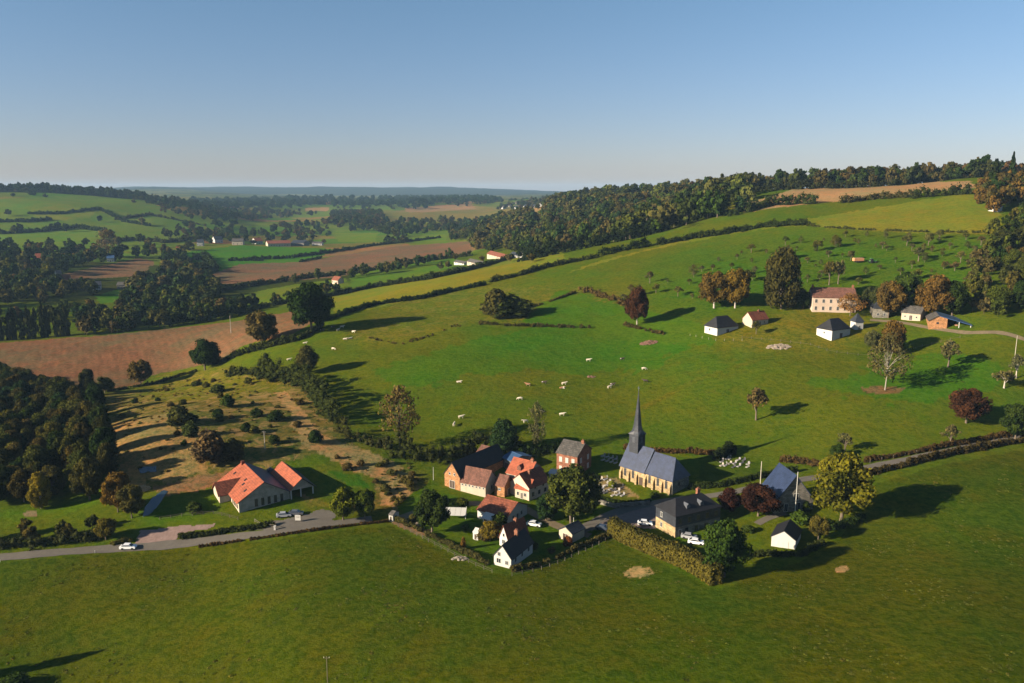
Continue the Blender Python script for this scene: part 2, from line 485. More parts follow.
tuft = mixc(nt, 1.0, c1, (.50, .72, .7), 'MULTIPLY')
c1 = mixc(nt, mth(nt, 'MULTIPLY', maprange(nt, n3, .47, .58, 0, 1), maprange(nt, rough_k, 0, 1, .35, 1.0)), c1, tuft)
blot = noise(nt, geo, .16, 6, .75)
c1 = mixc(nt, mth(nt, 'MULTIPLY', maprange(nt, blot, .56, .63, 0, 1), maprange(nt, rough_k, .2, 1, .12, .8)), c1, mixc(nt, 1.0, c1, (.55, .8, .6), 'MULTIPLY'))
c1 = mixc(nt, mth(nt, 'MULTIPLY', maprange(nt, noise(nt, geo, .75, 5, .75), .50, .60, 0, 1), maprange(nt, rough_k, 0, .6, .1, .8)), c1, mixc(nt, 1.0, c1, (.5, .62, .5), 'MULTIPLY'))
c1 = mixc(nt, mth(nt, 'MULTIPLY', maprange(nt, noise(nt, geo, .13, 5, .7, 1.5), .5, .6, 0, .8), maprange(nt, rough_k, .62, .95, 0, 1)), c1, (.20, .125, .05))
c1 = mixc(nt, maprange(nt, n1, .35, .7, .0, .5), c1, mixc(nt, 1.0, c1, (1.35, 1.25, 1.2), 'MULTIPLY'))
c1 = mixc(nt, maprange(nt, n1, .5, .3, .0, .5), c1, mixc(nt, 1.0, c1, (.6, .7, .7), 'MULTIPLY'))
mp = N(nt, "ShaderNodeMapping"); mp.inputs['Rotation'].default_value = (0, 0, R(-28)); nt.links.new(geo, mp.inputs[0])
wv = N(nt, "ShaderNodeTexWave"); wv.wave_profile = 'SIN'; wv.inputs['Scale'].default_value = .075; wv.inputs['Distortion'].default_value = 2.5
wv.inputs['Detail'].default_value = 3; wv.inputs['Detail Scale'].default_value = .6; nt.links.new(mp.outputs[0], wv.inputs[0])
c1 = mixc(nt, mth(nt, 'MULTIPLY', mth(nt, 'MULTIPLY', wv.outputs['Fac'], stripe_k), .30), c1, mixc(nt, 1.0, c1, (.60, .62, .62), 'MULTIPLY'))
hh = mth(nt, 'ADD', mth(nt, 'MULTIPLY', n3, 1.2), mth(nt, 'MULTIPLY', n1, .35))
bsdf(nt, out, c1, 1.0, hh, .75, .4, spec=0.0)
me = mesh_np("ground", np.stack([GX, GY, GZ], 1), quads=Q, mats=[m_ground],
             attrs={"field": ('POINT', 'FLOAT_COLOR', GC), "growth": ('POINT', 'FLOAT_COLOR', GK)}, smooth=True)
ground = link("ground", me)
ground['kind'] = 'structure'

# ------------------------------------------------------------ roads, tracks, water: sheets laid just over the land
m_road = simple("asphalt", (.13, .115, .095), .9, .15, 1.2, .2)
m_gravel = simple("pink_gravel", (.26, .175, .15), .95, .25, 1.5, .4)
m_dirt = simple("track_dirt", (.19, .145, .085), .95, .25, .8, .4)
m_plaza = simple("square_gravel", (.21, .155, .135), .95, .2, 1.0, .3)
m_water, nt, out = new_mat("water")
tc = nt.nodes.new("ShaderNodeTexCoord").outputs['Object']
bsdf(nt, out, (.015, .03, .045), .18, noise(nt, tc, 1.5, 3), .15, .05, spec=.9)
def ribbon(name, pts, w, m, off=.07, kind='structure'):
    c = gline(pts, 3)
    # resample by metres and smooth
    d = np.concatenate([[0], np.cumsum(np.linalg.norm(np.diff(c, axis=0), axis=1))])
    n = max(4, int(d[-1] / 1.5)); q = np.linspace(0, d[-1], n)
    c = np.stack([np.interp(q, d, c[:, 0]), np.interp(q, d, c[:, 1])], 1)
    for _ in range(6): c[1:-1] = (c[:-2] + c[1:-1] * 2 + c[2:]) / 4
    t = np.gradient(c, axis=0); t /= np.linalg.norm(t, axis=1)[:, None] + 1e-9
    nn = np.stack([-t[:, 1], t[:, 0]], 1)
    k = 9; offs = np.linspace(-.5, .5, k)
    wv_ = w * (1 + .06 * np.sin(q * .35) + .05 * np.sin(q * .9 + 1))
    P = c[:, None, :] + nn[:, None, :] * (offs[None, :, None] * wv_[:, None, None])
    X, Y = P[..., 0].ravel(), P[..., 1].ravel()
    V = np.stack([X, Y, H(X, Y) + off], 1)
    ii = np.arange(n * k).reshape(n, k)
    q4 = np.stack([ii[:-1, :-1], ii[:-1, 1:], ii[1:, 1:], ii[1:, :-1]], -1).reshape(-1, 4)[:, ::-1]
    o = link(name, mesh_np(name, V, quads=q4, mats=[m], smooth=True)); o['kind'] = kind
    return o
def sheet(name, pts, m, off=.07, flat=None, kind='structure', cell=.6, edge=.4):
    P = gpoly(pts, 4)
    mn, mx = P.min(0) - 1, P.max(0) + 1
    xs = np.arange(mn[0], mx[0], cell); ys = np.arange(mn[1], mx[1], cell)
    X, Y = np.meshgrid(xs, ys, indexing='ij'); x = X.ravel(); y = Y.ravel()
    ms = inpoly(x + wob(x * 3, y * 3, 1) * edge, y + wob(y * 3, x * 3, 2) * edge, P).reshape(X.shape)
    ii = np.arange(len(x)).reshape(X.shape)
    ok = ms[:-1, :-1] & ms[1:, :-1] & ms[1:, 1:] & ms[:-1, 1:]
    q4 = np.stack([ii[:-1, :-1], ii[1:, :-1], ii[1:, 1:], ii[:-1, 1:]], -1)[ok]
    z = H(x, y) + off if flat is None else np.full(len(x), flat)
    used = np.unique(q4); mp_ = -np.ones(len(x), int); mp_[used] = np.arange(len(used))
    o = link(name, mesh_np(name, np.stack([x, y, z], 1)[used], quads=mp_[q4], mats=[m], smooth=True)); o['kind'] = kind
    return o
ribbon("road", [(-60, 562), (0, 557.5), (50, 553), (98, 549.5), (128, 548), (165, 545.5), (205, 541), (260, 534), (320, 525), (372, 519)], 3.6, m_road, .09)
sheet("gravel_yard", [(132, 546), (140, 530), (170, 526.5), (216, 523), (216, 528), (180, 534), (175, 544)], m_gravel, .06)
sheet("forecourt", [(248, 531), (262, 523), (300, 516), (322, 508), (338, 512), (333, 524), (300, 529)], m_road, .06)
sheet("square", [(574, 534), (598, 518), (612, 512), (658, 504), (668, 510), (655, 530), (628, 528), (612, 524), (600, 530)], m_plaza, .06)
ribbon("road", [(572, 536), (592, 524), (610, 514), (640, 506), (672, 500), (720, 495), (762, 486), (800, 480), (838, 474), (870, 467), (910, 459), (960, 449), (1024, 437), (1060, 430)], 3.8, m_road, .10)
ribbon("farm_track", [(870, 320), (900, 322), (930, 328), (965, 333), (998, 332), (1016, 336), (1050, 350)], 3.2, m_dirt, .08)
ribbon("garden_path", [(757, 524), (770, 516), (786, 513)], 2.2, m_road, .07)
sheet("pond", [(136, 467), (157, 466), (157, 472), (140, 474)], m_water, .12, edge=.1, cell=.3)
sheet("stream", [(163, 490), (168, 491), (160, 505), (150, 515), (142, 518), (144, 508), (152, 498)], m_water, .12, edge=.1, cell=.3)
ribbon("farm_track", [(395, 520), (430, 508), (470, 503), (520, 506), (560, 528), (590, 536)], 3.2, m_dirt, .08)
# ------------------------------------------------------------ foliage
def leaf_mat(name, attr=None):
    m, nt, out = new_mat(name)
    if attr:
        base = N(nt, "ShaderNodeAttribute"); base.attribute_name = attr; base = base.outputs['Color']
    else:
        base = nt.nodes.new("ShaderNodeObjectInfo").outputs['Color']
    t = N(nt, "ShaderNodeAttribute"); t.attribute_name = "tint"
    tf = t.outputs['Fac']
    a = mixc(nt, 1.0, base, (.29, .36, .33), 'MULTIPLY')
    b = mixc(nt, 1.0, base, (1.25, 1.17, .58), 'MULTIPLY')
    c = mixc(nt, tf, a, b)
    d = N(nt, "ShaderNodeBsdfDiffuse"); nt.links.new(c, d.inputs[0])
    tr = N(nt, "ShaderNodeBsdfTranslucent"); nt.links.new(c, tr.inputs[0])
    mx = N(nt, "ShaderNodeMixShader"); mx.inputs[0].default_value = .16
    nt.links.new(d.outputs[0], mx.inputs[1]); nt.links.new(tr.outputs[0], mx.inputs[2])
    nt.links.new(mx.outputs[0], out.inputs['Surface'])
    return m
m_leaf = leaf_mat("leaves"); m_leafc = leaf_mat("wood_leaves", "tcol")
m_bark = simple("bark", (.16, .125, .09), .95, .3, 3, .3)
m_pale = simple("pale_bark", (.50, .45, .38), .9, .25, 3, .2)

def ico(sub):
    bm = bmesh.new(); bmesh.ops.create_icosphere(bm, subdivisions=sub, radius=1)
    v = np.array([p.co[:] for p in bm.verts]); f = np.array([[q.index for q in p.verts] for p in bm.faces]); bm.free()
    return v, f
import bmesh
ICO1 = ico(1); ICO2 = ico(2)
def clumps(C, Rr, cards, leaf, core=.8, g=rng, spread=.25, ctint=None, icov=ICO1):
    """leaf-sized faces round every clump, over a lumpy heart; returns verts, tris, quads, tint per vertex"""
    C = np.asarray(C, float); Rr = np.asarray(Rr, float); n = len(C)
    if ctint is None: ctint = g.uniform(.12, .68, n)
    V = []; Tn = []; tr = []; qd = []; off = 0
    if core:
        iv, fc = icov; k = len(iv)
        P = C[:, None, :] + iv[None] * Rr[:, None, :] * core * g.uniform(.75, 1.12, (n, k, 1))
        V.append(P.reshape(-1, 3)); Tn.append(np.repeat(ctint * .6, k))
        tr.append((fc[None] + (np.arange(n) * k)[:, None, None]).reshape(-1, 3)); off = n * k
    m = n * cards
    if cards:
        d = g.normal(size=(m, 3)); d /= np.linalg.norm(d, axis=1)[:, None]
        ci = np.repeat(np.arange(n), cards)
        pos = C[ci] + d * Rr[ci] * g.uniform(1 - spread * 1.3, 1 + spread, (m, 1))
        nr = d * .9 + g.normal(size=(m, 3)) * .55; nr /= np.linalg.norm(nr, axis=1)[:, None]
        u = np.cross(nr, g.normal(size=(m, 3))); u /= np.linalg.norm(u, axis=1)[:, None]
        w = np.cross(nr, u)
        s = leaf * g.uniform(.5, 1.25, (m, 1))
        q = np.stack([pos - u * s - w * s * .6, pos + u * s * .8 - w * s, pos + u * s + w * s * .7, pos - u * s * .7 + w * s], 1)
        V.append(q.reshape(-1, 3))
        Tn.append(np.repeat(np.clip(ctint[ci] + g.normal(0, .16, m), 0, 1), 4))
        qd.append(np.arange(m * 4).reshape(m, 4) + off)
    return (np.concatenate(V), np.concatenate(tr) if tr else np.zeros((0, 3), int),
            np.concatenate(qd) if qd else np.zeros((0, 4), int), np.concatenate(Tn))
def tube(pts, rad, sides=6):
    pts = np.asarray(pts, float); n = len(pts)
    V = []; F = []
    t = np.gradient(pts, axis=0); t /= np.linalg.norm(t, axis=1)[:, None] + 1e-9
    for i in range(n):
        ref = np.array([1, 0, 0]) if abs(t[i][0]) < .8 else np.array([0, 1, 0])
        u = np.cross(t[i], ref); u /= np.linalg.norm(u); w = np.cross(t[i], u)
        for k in range(sides):
            a = 2 * math.pi * k / sides
            V.append(pts[i] + rad[i] * (u * math.cos(a) + w * math.sin(a)))
    for i in range(n - 1):
        for k in range(sides):
            F.append([i * sides + k, i * sides + (k + 1) % sides, (i + 1) * sides + (k + 1) % sides, (i + 1) * sides + k])
    return np.array(V), np.array(F)
def lobes(kind, g, n):
    C = []; Rr = []
    for i in range(n):
        if kind in ('round', 'wide'):
            ph = g.uniform(0, 6.28); zz = g.uniform(-.85, 1); rr = math.sqrt(max(0, 1 - zz * zz)) * g.uniform(.35, 1)
            r = g.uniform(.08, .19); q_ = g.uniform(.85, 1.12)
            C.append((rr * math.cos(ph) * (.5 - r * .6) * q_, rr * math.sin(ph) * (.5 - r * .6) * q_, .56 + zz * (.44 - r * .8) * q_)); Rr.append((r, r, r * .85))
        elif kind == 'tall':
            ph = g.uniform(0, 6.28); t = g.uniform(0, 1); prof = math.sin(math.pi * (.1 + .85 * t) ** .8) * .42 + .05
            r = g.uniform(.1, .16); rr = prof * g.uniform(.4, 1) ** .5
            C.append((rr * math.cos(ph), rr * math.sin(ph), .16 + .78 * t)); Rr.append((r * 1.1, r * 1.1, r * .8))
        elif kind == 'poplar':
            t = i / (n - 1); prof = .4 * math.sin(math.pi * (.08 + .86 * t) ** .7) + .06; ph = g.uniform(0, 6.28)
            C.append((.16 * math.cos(ph), .16 * math.sin(ph), .06 + .88 * t)); Rr.append((prof, prof, .075))
        elif kind == 'conifer':
            t = i / (n - 1); prof = .5 * (1 - t) ** .85 + .04; ph = g.uniform(0, 6.28)
            C.append((.25 * prof * math.cos(ph), .25 * prof * math.sin(ph), .1 + .86 * t)); Rr.append((prof * .85, prof * .85, .045))
        elif kind == 'apple':
            ph = g.uniform(0, 6.28); zz = g.uniform(-.5, 1); rr = math.sqrt(max(0, 1 - zz * zz)) * g.uniform(.3, 1)
            r = g.uniform(.08, .15)
            C.append((rr * math.cos(ph) * .4, rr * math.sin(ph) * .4, .6 + zz * .3)); Rr.append((r, r, r * .8))
        elif kind == 'sparse':
            ph = g.uniform(0, 6.28); t = g.uniform(0, 1); prof = math.sin(math.pi * (.15 + .8 * t)) * .42
            r = g.uniform(.07, .13); rr = prof * math.sqrt(g.uniform(.05, 1))
            C.append((rr * math.cos(ph), rr * math.sin(ph), .26 + .68 * t)); Rr.append((r, r, r))
        elif kind == 'tuft':
            C.append((g.normal(0, .15), g.normal(0, .15), .35)); Rr.append((.3, .3, .4))
        elif kind == 'bush':
            ph = g.uniform(0, 6.28); zz = g.uniform(0, 1); rr = math.sqrt(max(0, 1 - zz * zz)) * g.uniform(.3, 1)
            r = g.uniform(.16, .26)
            C.append((rr * math.cos(ph) * .34, rr * math.sin(ph) * .34, .15 + zz * .6)); Rr.append((r, r, r))
    return np.array(C), np.array(Rr)
SPEC = {  # near: lobes, cards, leaf, core ; far the same
    'round': ((40, 260, .0215, .66), (16, 34, .065, .74)), 'wide': ((40, 280, .020, .66), (16, 34, .065, .74)),
    'tall': ((60, 170, .021, .66), (20, 30, .06, .74)), 'poplar': ((16, 110, .05, .7), (9, 26, .09, .8)),
    'conifer': ((16, 110, .045, .6), (10, 30, .07, .7)), 'apple': ((22, 34, .034, 0), (10, 22, .08, 0)),
    'sparse': ((50, 34, .018, 0), (16, 16, .05, 0)), 'bush': ((16, 150, .04, .66), (7, 24, .11, .8)), 'tuft': ((3, 14, .2, 0), (3, 14, .2, 0)),
}
TPL = {}
def template(kind, lod, k):
    key = (kind, lod, k)
    if key in TPL: return TPL[key]
    g = np.random.default_rng(abs(hash((len(kind) * 31 + ord(kind[0]) * 7 + lod, k))) % 99991)
    n, cards, leaf, core = SPEC[kind][lod]
    C, Rr = lobes(kind, g, n)
    V, tr, qd, tn = clumps(C, Rr, cards, leaf, core, g, .35 if kind == 'sparse' else .22, icov=ICO2 if lod == 0 else ICO1)
    tv = []; tf = []; o = 0
    if kind not in ('bush', 'tuft'):
        top = .55 if kind not in ('poplar', 'conifer') else .9
        tw = {'apple': .035, 'sparse': .016}.get(kind, .026)
        lean = g.uniform(-.04, .04, 2)
        zs = np.linspace(-.03, top, 6)
        pts = np.stack([lean[0] * zs * 2, lean[1] * zs * 2, zs], 1)
        a, b = tube(pts, np.linspace(tw * 1.25, tw * .35, 6), 6); tv.append(a); tf.append(b + o); o += len(a)
        if kind not in ('poplar', 'conifer'):
            for i in g.choice(len(C), min(len(C), 9 if kind != 'sparse' else 22) if lod == 0 else 3, replace=False):
                z0 = g.uniform(.22, .45); s = np.array([lean[0] * z0 * 2, lean[1] * z0 * 2, z0]); e = C[i]
                mid = (s + e) / 2 + np.array([0, 0, .03])
                a, b = tube([s, mid, e], [tw * .5, tw * .32, tw * .12], 4); tv.append(a); tf.append(b + o); o += len(a)
    if lod == 0:
        cr = mesh_np("crown", V, quads=qd, tris=tr, mats=[m_leaf], attrs={"tint": ('POINT', 'FLOAT', tn)})
        tk = None
        if tv: tk = mesh_np("trunk", np.concatenate(tv), quads=np.concatenate(tf), mats=[m_bark], smooth=True)
        TPL[key] = (cr, tk)
    else:
        TV = np.concatenate(tv) if tv else np.zeros((0, 3)); TF = np.concatenate(tf) if tf else np.zeros((0, 4), int)
        TPL[key] = dict(V=np.concatenate([V, TV]), quads=np.concatenate([qd, TF + len(V)]), tris=tr,
                        tint=np.concatenate([tn, np.full(len(TV), .4)]), nleafq=len(qd), ntr=len(tr), nbark=len(TF))
        d = TPL[key]
        mi = np.concatenate([np.zeros(len(qd)), np.ones(len(TF)), np.zeros(len(tr))]).astype(int)
        d['mesh'] = mesh_np("tree", d['V'], quads=d['quads'], tris=tr, mats=[m_leaf, m_bark], matidx=mi, attrs={"tint": ('POINT', 'FLOAT', d['tint'])})
    return TPL[key]
def jit(c, a=.18):
    f = random.uniform(1 - a, 1 + a)
    return (c[0] * f * random.uniform(1 - a, 1 + a), c[1] * f, c[2] * f * random.uniform(1 - a, 1 + a), 1)
def plant(kind, x, y, h, w, col, label, cat='tree', group=None, name='tree', lod=0, k=None, bark=None, sink=.15):
    z = float(H(x, y)) - sink
    if k is None: k = random.randrange(4)
    rz = random.uniform(0, 6.28)
    if lod == 1 or kind == 'bush':
        me = template(kind, lod, k); me = me['mesh'] if lod == 1 else me[0]
        o = link(name, me, None, (x, y, z), rz); o.scale = (w, w, h); o.color = jit(col, .1)
        return tag(o, label, cat, group)
    cr, tk = template(kind, 0, k)
    e = link(name, None, None, (x, y, z), rz); e.scale = (w, w, h); tag(e, label, cat, group)
    c = link('crown', cr, e); c.color = jit(col, .1)
    t = link('trunk', tk, e)
    if bark:
        t.material_slots[0].link = 'OBJECT'; t.material_slots[0].material = bark
    return e
def tree_px(kind, px, py, hp, wp, col, label, **kw):
    p = gp(px, py); m = mpp(p)
    return plant(kind, p[0], p[1], hp * m / math.cos(PITCH) * 1.02, wp * m, col, label, **kw)
AVOID = [gpoly(q_, 6) for q_ in (
    [(330, 232), (380, 232), (380, 249), (330, 249)], [(385, 211), (470, 207), (545, 207), (545, 216), (470, 222), (385, 223)], [(405, 236), (450, 232), (452, 250), (405, 254)],
    [(180, 252), (240, 244), (335, 248), (310, 263), (225, 274), (200, 270)], [(205, 276), (240, 263), (300, 261), (390, 246), (470, 240), (472, 254), (420, 264), (330, 280), (240, 286), (200, 286)],
    [(62, 273), (140, 258), (157, 262), (142, 280), (66, 284)], [(94, 296), (124, 287), (128, 305), (100, 308)], [(0, 305), (70, 303), (72, 316), (0, 318)], [(215, 300), (290, 285), (345, 278), (350, 287), (290, 302), (225, 311)],
    [(300, 206), (332, 205), (332, 214), (300, 214)], [(240, 222), (330, 214), (330, 222), (250, 230)], [(120, 212), (215, 222), (215, 232), (140, 224)])]
QUEUE = []
def flush_trees(limit=250):
    """the trees that show largest are objects of their own, the small rest of each wood is one mass"""
    vis = []
    for q in QUEUE:
        kind, x, y, h, w, col, label, group, lod, name, ml = q
        u, v, dpt = proj(x, y, float(H(x, y)) + h * .7)
        out_ = u < -40 or u > 1064
        vis.append(0 if out_ else h / dpt)
    order = np.argsort(-np.array(vis)); big = set(order[:limit].tolist()); rest = {}
    for i, q in enumerate(QUEUE):
        kind, x, y, h, w, col, label, group, lod, name, ml = q
        if i in big: plant(kind, x, y, h, w, col, label, group=group, lod=lod, name=name)
        else: rest.setdefault(ml, []).append((kind, x, y, h, w, col))
    for ml, it in rest.items(): mass(it, 'far_wood', ml)
def scatter(P, spacing, jitter=.45, g=None):
    g = g or rng
    mn, mx = P.min(0), P.max(0)
    xs = np.arange(mn[0], mx[0], spacing); ys = np.arange(mn[1], mx[1], spacing)
    X, Y = np.meshgrid(xs, ys); X = X + (np.arange(len(ys)) % 2)[:, None] * spacing / 2
    x = X.ravel() + g.uniform(-jitter, jitter, X.size) * spacing; y = Y.ravel() + g.uniform(-jitter, jitter, X.size) * spacing
    m = inpoly(x, y, P)
    for q_ in AVOID: m &= ~inpoly(x, y, q_)
    return np.stack([x[m], y[m]], 1)
def hedge(pts, h, w, col, label, name='hedge', cards=None, gap=0.0, vary=.3, cat='hedge', world_pts=False, leaf=None, step=None):
    c = np.asarray(pts) if world_pts else gline(pts, 5)
    d = np.concatenate([[0], np.cumsum(np.linalg.norm(np.diff(c, axis=0), axis=1))])
    st = step or max(.3 * w, .45); n = max(2, int(d[-1] / st)); q = np.linspace(0, d[-1], n)
    x = np.interp(q, d, c[:, 0]); y = np.interp(q, d, c[:, 1])
    g = np.random.default_rng(int(abs(x[0] * 13 + y[0] * 7)) % 9999 + 5)
    D = y.mean(); px = D / FPX
    lf = leaf or max(.14, px * .55)
    cd = cards or int(np.clip(5.5 * (w * h) / (lf * lf) * .24, 10, 70))
    hv = h * (1 + vary * (.6 * np.sin(q * .23 + 1) + .5 * np.sin(q * .61) + .4 * np.sin(q * .11 + 3)) * .8 + g.normal(0, vary * .35, n)).clip(.35, 2.2)
    keep = g.random(n) > gap
    if gap: keep &= (np.sin(q * .17 + 2) + np.sin(q * .41) * .6) > -1.4 + gap
    C = []; Rr = []
    o0 = np.array([x[n // 2], y[n // 2], float(H(x[n // 2], y[n // 2]))])
    r0 = min(.27 * w, .42 * h)
    for i in range(n):
        if not keep[i]: continue
        z = float(H(x[i], y[i])); top = max(hv[i] - r0 * .7, r0 * .5); k = max(2, int(round(top / r0 * .9)) + 1)
        for j in range(k):
            t_ = (j + g.uniform(.1, .9)) / k; rr_ = r0 * g.uniform(.7, 1.3); sp_ = w * .2 * (1.15 - .5 * t_)
            C.append((x[i] + g.normal(0, sp_) - o0[0], y[i] + g.normal(0, sp_) - o0[1], z + top * t_ + .1 - o0[2]))
            Rr.append((rr_, rr_, rr_ * g.uniform(.75, 1.1)))
    cd = max(8, int(cd * (.95 if D < 360 else .5)))
    V, tr, qd, tn = clumps(C, Rr, cd, lf, .66, g, .4, g.uniform(.2, .62, len(C)))
    me = mesh_np(name, V, quads=qd, tris=tr, mats=[m_leaf], attrs={"tint": ('POINT', 'FLOAT', tn)})
    o = link(name, me, None, tuple(o0)); o.color = (*col, 1)
    return tag(o, label, cat)
def box_hedge(pts, h, w, col, label):
    """one long clipped hedge: square shoulders, leafy skin"""
    c = gline(pts, 5); d = np.concatenate([[0], np.cumsum(np.linalg.norm(np.diff(c, axis=0), axis=1))])
    n = int(d[-1] / .6); q = np.linspace(0, d[-1], n); x = np.interp(q, d, c[:, 0]); y = np.interp(q, d, c[:, 1])
    for _ in range(12): x[1:-1] = (x[:-2] + x[2:] + 2 * x[1:-1]) / 4; y[1:-1] = (y[:-2] + y[2:] + 2 * y[1:-1]) / 4
    g = np.random.default_rng(5); t = np.stack([np.gradient(x), np.gradient(y)], 1); t /= np.linalg.norm(t, axis=1)[:, None]; nn = np.stack([-t[:, 1], t[:, 0]], 1)
    zb = H(x, y); hh = h * (1 + .05 * np.sin(q * .3) + .04 * np.sin(q * .83 + 1)); o0 = np.array([x[0], y[0], zb[0]])
    prof = [(-.5, -.05), (-.53, .45), (-.48, .88), (-.38, 1), (.38, 1), (.48, .88), (.53, .45), (.5, -.05)]; k = len(prof)
    V = np.array([[x[i] + nn[i, 0] * a * w * .93 + g.normal(0, .06) - o0[0], y[i] + nn[i, 1] * a * w * .93 + g.normal(0, .06) - o0[1], zb[i] + b * hh[i] * .95 + g.normal(0, .06) - o0[2]] for i in range(n) for a, b in prof])
    ii = np.arange(n * k).reshape(n, k); qd = np.stack([ii[:-1, :-1], ii[1:, :-1], ii[1:, 1:], ii[:-1, 1:]], -1).reshape(-1, 4)
    tr = np.array([[e, e + j, e + j + 1] for e in (0, (n - 1) * k) for j in range(1, k - 1)])
    m = int(n * 95); i0 = g.integers(0, n - 1, m); u = g.random(m); seg = g.choice(k - 1, m, p=np.array([.17, .17, .06, .2, .06, .17, .17])); v = g.random(m)
    P = np.array(prof); a = P[seg, 0] * (1 - v) + P[seg + 1, 0] * v; b = P[seg, 1] * (1 - v) + P[seg + 1, 1] * v
    fx = lambda A: A[i0] * (1 - u) + A[i0 + 1] * u
    pos = np.stack([fx(x) + fx(nn[:, 0]) * a * w - o0[0], fx(y) + fx(nn[:, 1]) * a * w - o0[1], fx(zb) + b * fx(hh) - o0[2]], 1) + g.normal(0, .16, (m, 3))
    # leafy ends too
    e_ = g.random(m) < .04; w_ = np.where(g.random(m) < .5, 0, n - 1); ea = g.uniform(-.5, .5, m); eb = g.uniform(0, 1, m)
    pe = np.stack([x[w_] + nn[w_, 0] * ea * w - o0[0], y[w_] + nn[w_, 1] * ea * w - o0[1], zb[w_] + eb * hh[w_] - o0[2]], 1) + g.normal(0, .18, (m, 3))
    pos[e_] = pe[e_]
    U = g.normal(size=(m, 3)); U /= np.linalg.norm(U, axis=1)[:, None]; Wv = np.cross(U, g.normal(size=(m, 3))); Wv /= np.linalg.norm(Wv, axis=1)[:, None]; s_ = .2 * g.uniform(.5, 1.3, (m, 1))
    Q = np.stack([pos - U * s_ - Wv * s_, pos + U * s_ - Wv * s_ * .8, pos + U * s_ * .8 + Wv * s_, pos - U * s_ + Wv * s_ * .7], 1).reshape(-1, 3)
    tn = np.concatenate([np.full(len(V), .35), np.repeat(np.clip(np.where(b > .9, .2, .62) + .15 * np.sin(fx(q) * 1.7 + b * 5) + g.normal(0, .14, m), 0, 1), 4)])
    me = mesh_np('hedge', np.concatenate([V, Q]), quads=np.concatenate([qd, np.arange(m * 4).reshape(m, 4) + len(V)]), tris=tr, mats=[m_leaf], attrs={"tint": ('POINT', 'FLOAT', tn)})
    o = link('hedge', me, None, tuple(o0)); o.color = (*col, 1)
    return tag(o, label, 'hedge')
def mass(items, name, label, cat='wood', group=None):
    """far-off trees that read as one mass: one object. items: (kind, x, y, h, w, col)"""
    Vs = []; Qs = []; Ts = []; tn = []; cc = []; mi_q = []; off = 0
    for kind, x, y, h, w, col in items:
        d = template(kind, 1, random.randrange(4)); a = random.uniform(0, 6.28)
        c, s = math.cos(a), math.sin(a); V = d['V']
        z = float(H(x, y)) - .2
        Vs.append(np.stack([(V[:, 0] * c - V[:, 1] * s) * w + x, (V[:, 0] * s + V[:, 1] * c) * w + y, V[:, 2] * h + z], 1))
        Qs.append(d['quads'] + off); Ts.append(d['tris'] + off); tn.append(d['tint'])
        cc.append(np.tile(np.array(jit(col, .12), np.float32), (len(V), 1))); off += len(V)
    V = np.concatenate(Vs); o0 = V.mean(0); o0[2] = V[:, 2].min()
    me = mesh_np(name, V - o0, quads=np.concatenate(Qs), tris=np.concatenate(Ts), mats=[m_leafc],
                 attrs={"tint": ('POINT', 'FLOAT', np.concatenate(tn)), "tcol": ('POINT', 'FLOAT_COLOR', np.concatenate(cc))})
    o = link(name, me, None, tuple(o0)); return tag(o, label, cat, group, 'stuff')
# ------------------------------------------------------------ mesh builder and building materials
class MB:
    def __init__(s): s.v = []; s.f = []; s.m = []
    def add(s, v, f, mi=0):
        o = len(s.v); s.v += [tuple(p) for p in v]; s.f += [tuple(i + o for i in q) for q in f]; s.m += [mi] * len(f)
    def box(s, x0, x1, y0, y1, z0, z1, mi=0):
        s.add([(x0, y0, z0), (x1, y0, z0), (x1, y1, z0), (x0, y1, z0), (x0, y0, z1), (x1, y0, z1), (x1, y1, z1), (x0, y1, z1)],
              [(0, 3, 2, 1), (4, 5, 6, 7), (0, 1, 5, 4), (1, 2, 6, 5), (2, 3, 7, 6), (3, 0, 4, 7)], mi)
    def prism(s, poly, axis, a, b, mi=0):
        """poly: list of (u, z) ; axis 'x': extruded along x from a to b with u = y ; axis 'y': u = x"""
        n = len(poly)
        if axis == 'x': v = [(a, u, z) for u, z in poly] + [(b, u, z) for u, z in poly]
        else: v = [(u, a, z) for u, z in poly] + [(u, b, z) for u, z in poly]
        f = [tuple(range(n)), tuple(range(2 * n - 1, n - 1, -1))] + [(i, i + n, (i + 1) % n + n, (i + 1) % n) for i in range(n)]
        s.add(v, f, mi)
    def cyl(s, p0, p1, r0, r1, n=8, mi=0):
        v, f = tube([p0, p1], [r0, r1], n); s.add(v, [tuple(q) for q in f], mi)
        s.f += [tuple(range(len(s.v) - 2 * n, len(s.v) - n)), tuple(range(len(s.v) - n, len(s.v)))]; s.m += [mi, mi]
    def build(s, name, mats, parent=None, loc=(0, 0, 0), rz=0, smooth=False):
        me = bpy.data.meshes.new(name); me.from_pydata(s.v, [], s.f)
        if not isinstance(mats, (list, tuple)): mats = [mats]
        for m in mats: me.materials.append(m)
        me.polygons.foreach_set('material_index', s.m)
        if smooth: me.polygons.foreach_set('use_smooth', [True] * len(s.f))
        bm = bmesh.new(); bm.from_mesh(me); bmesh.ops.recalc_face_normals(bm, faces=bm.faces); bm.to_mesh(me); bm.free()
        me.update()
        return link(name, me, parent, loc, rz)
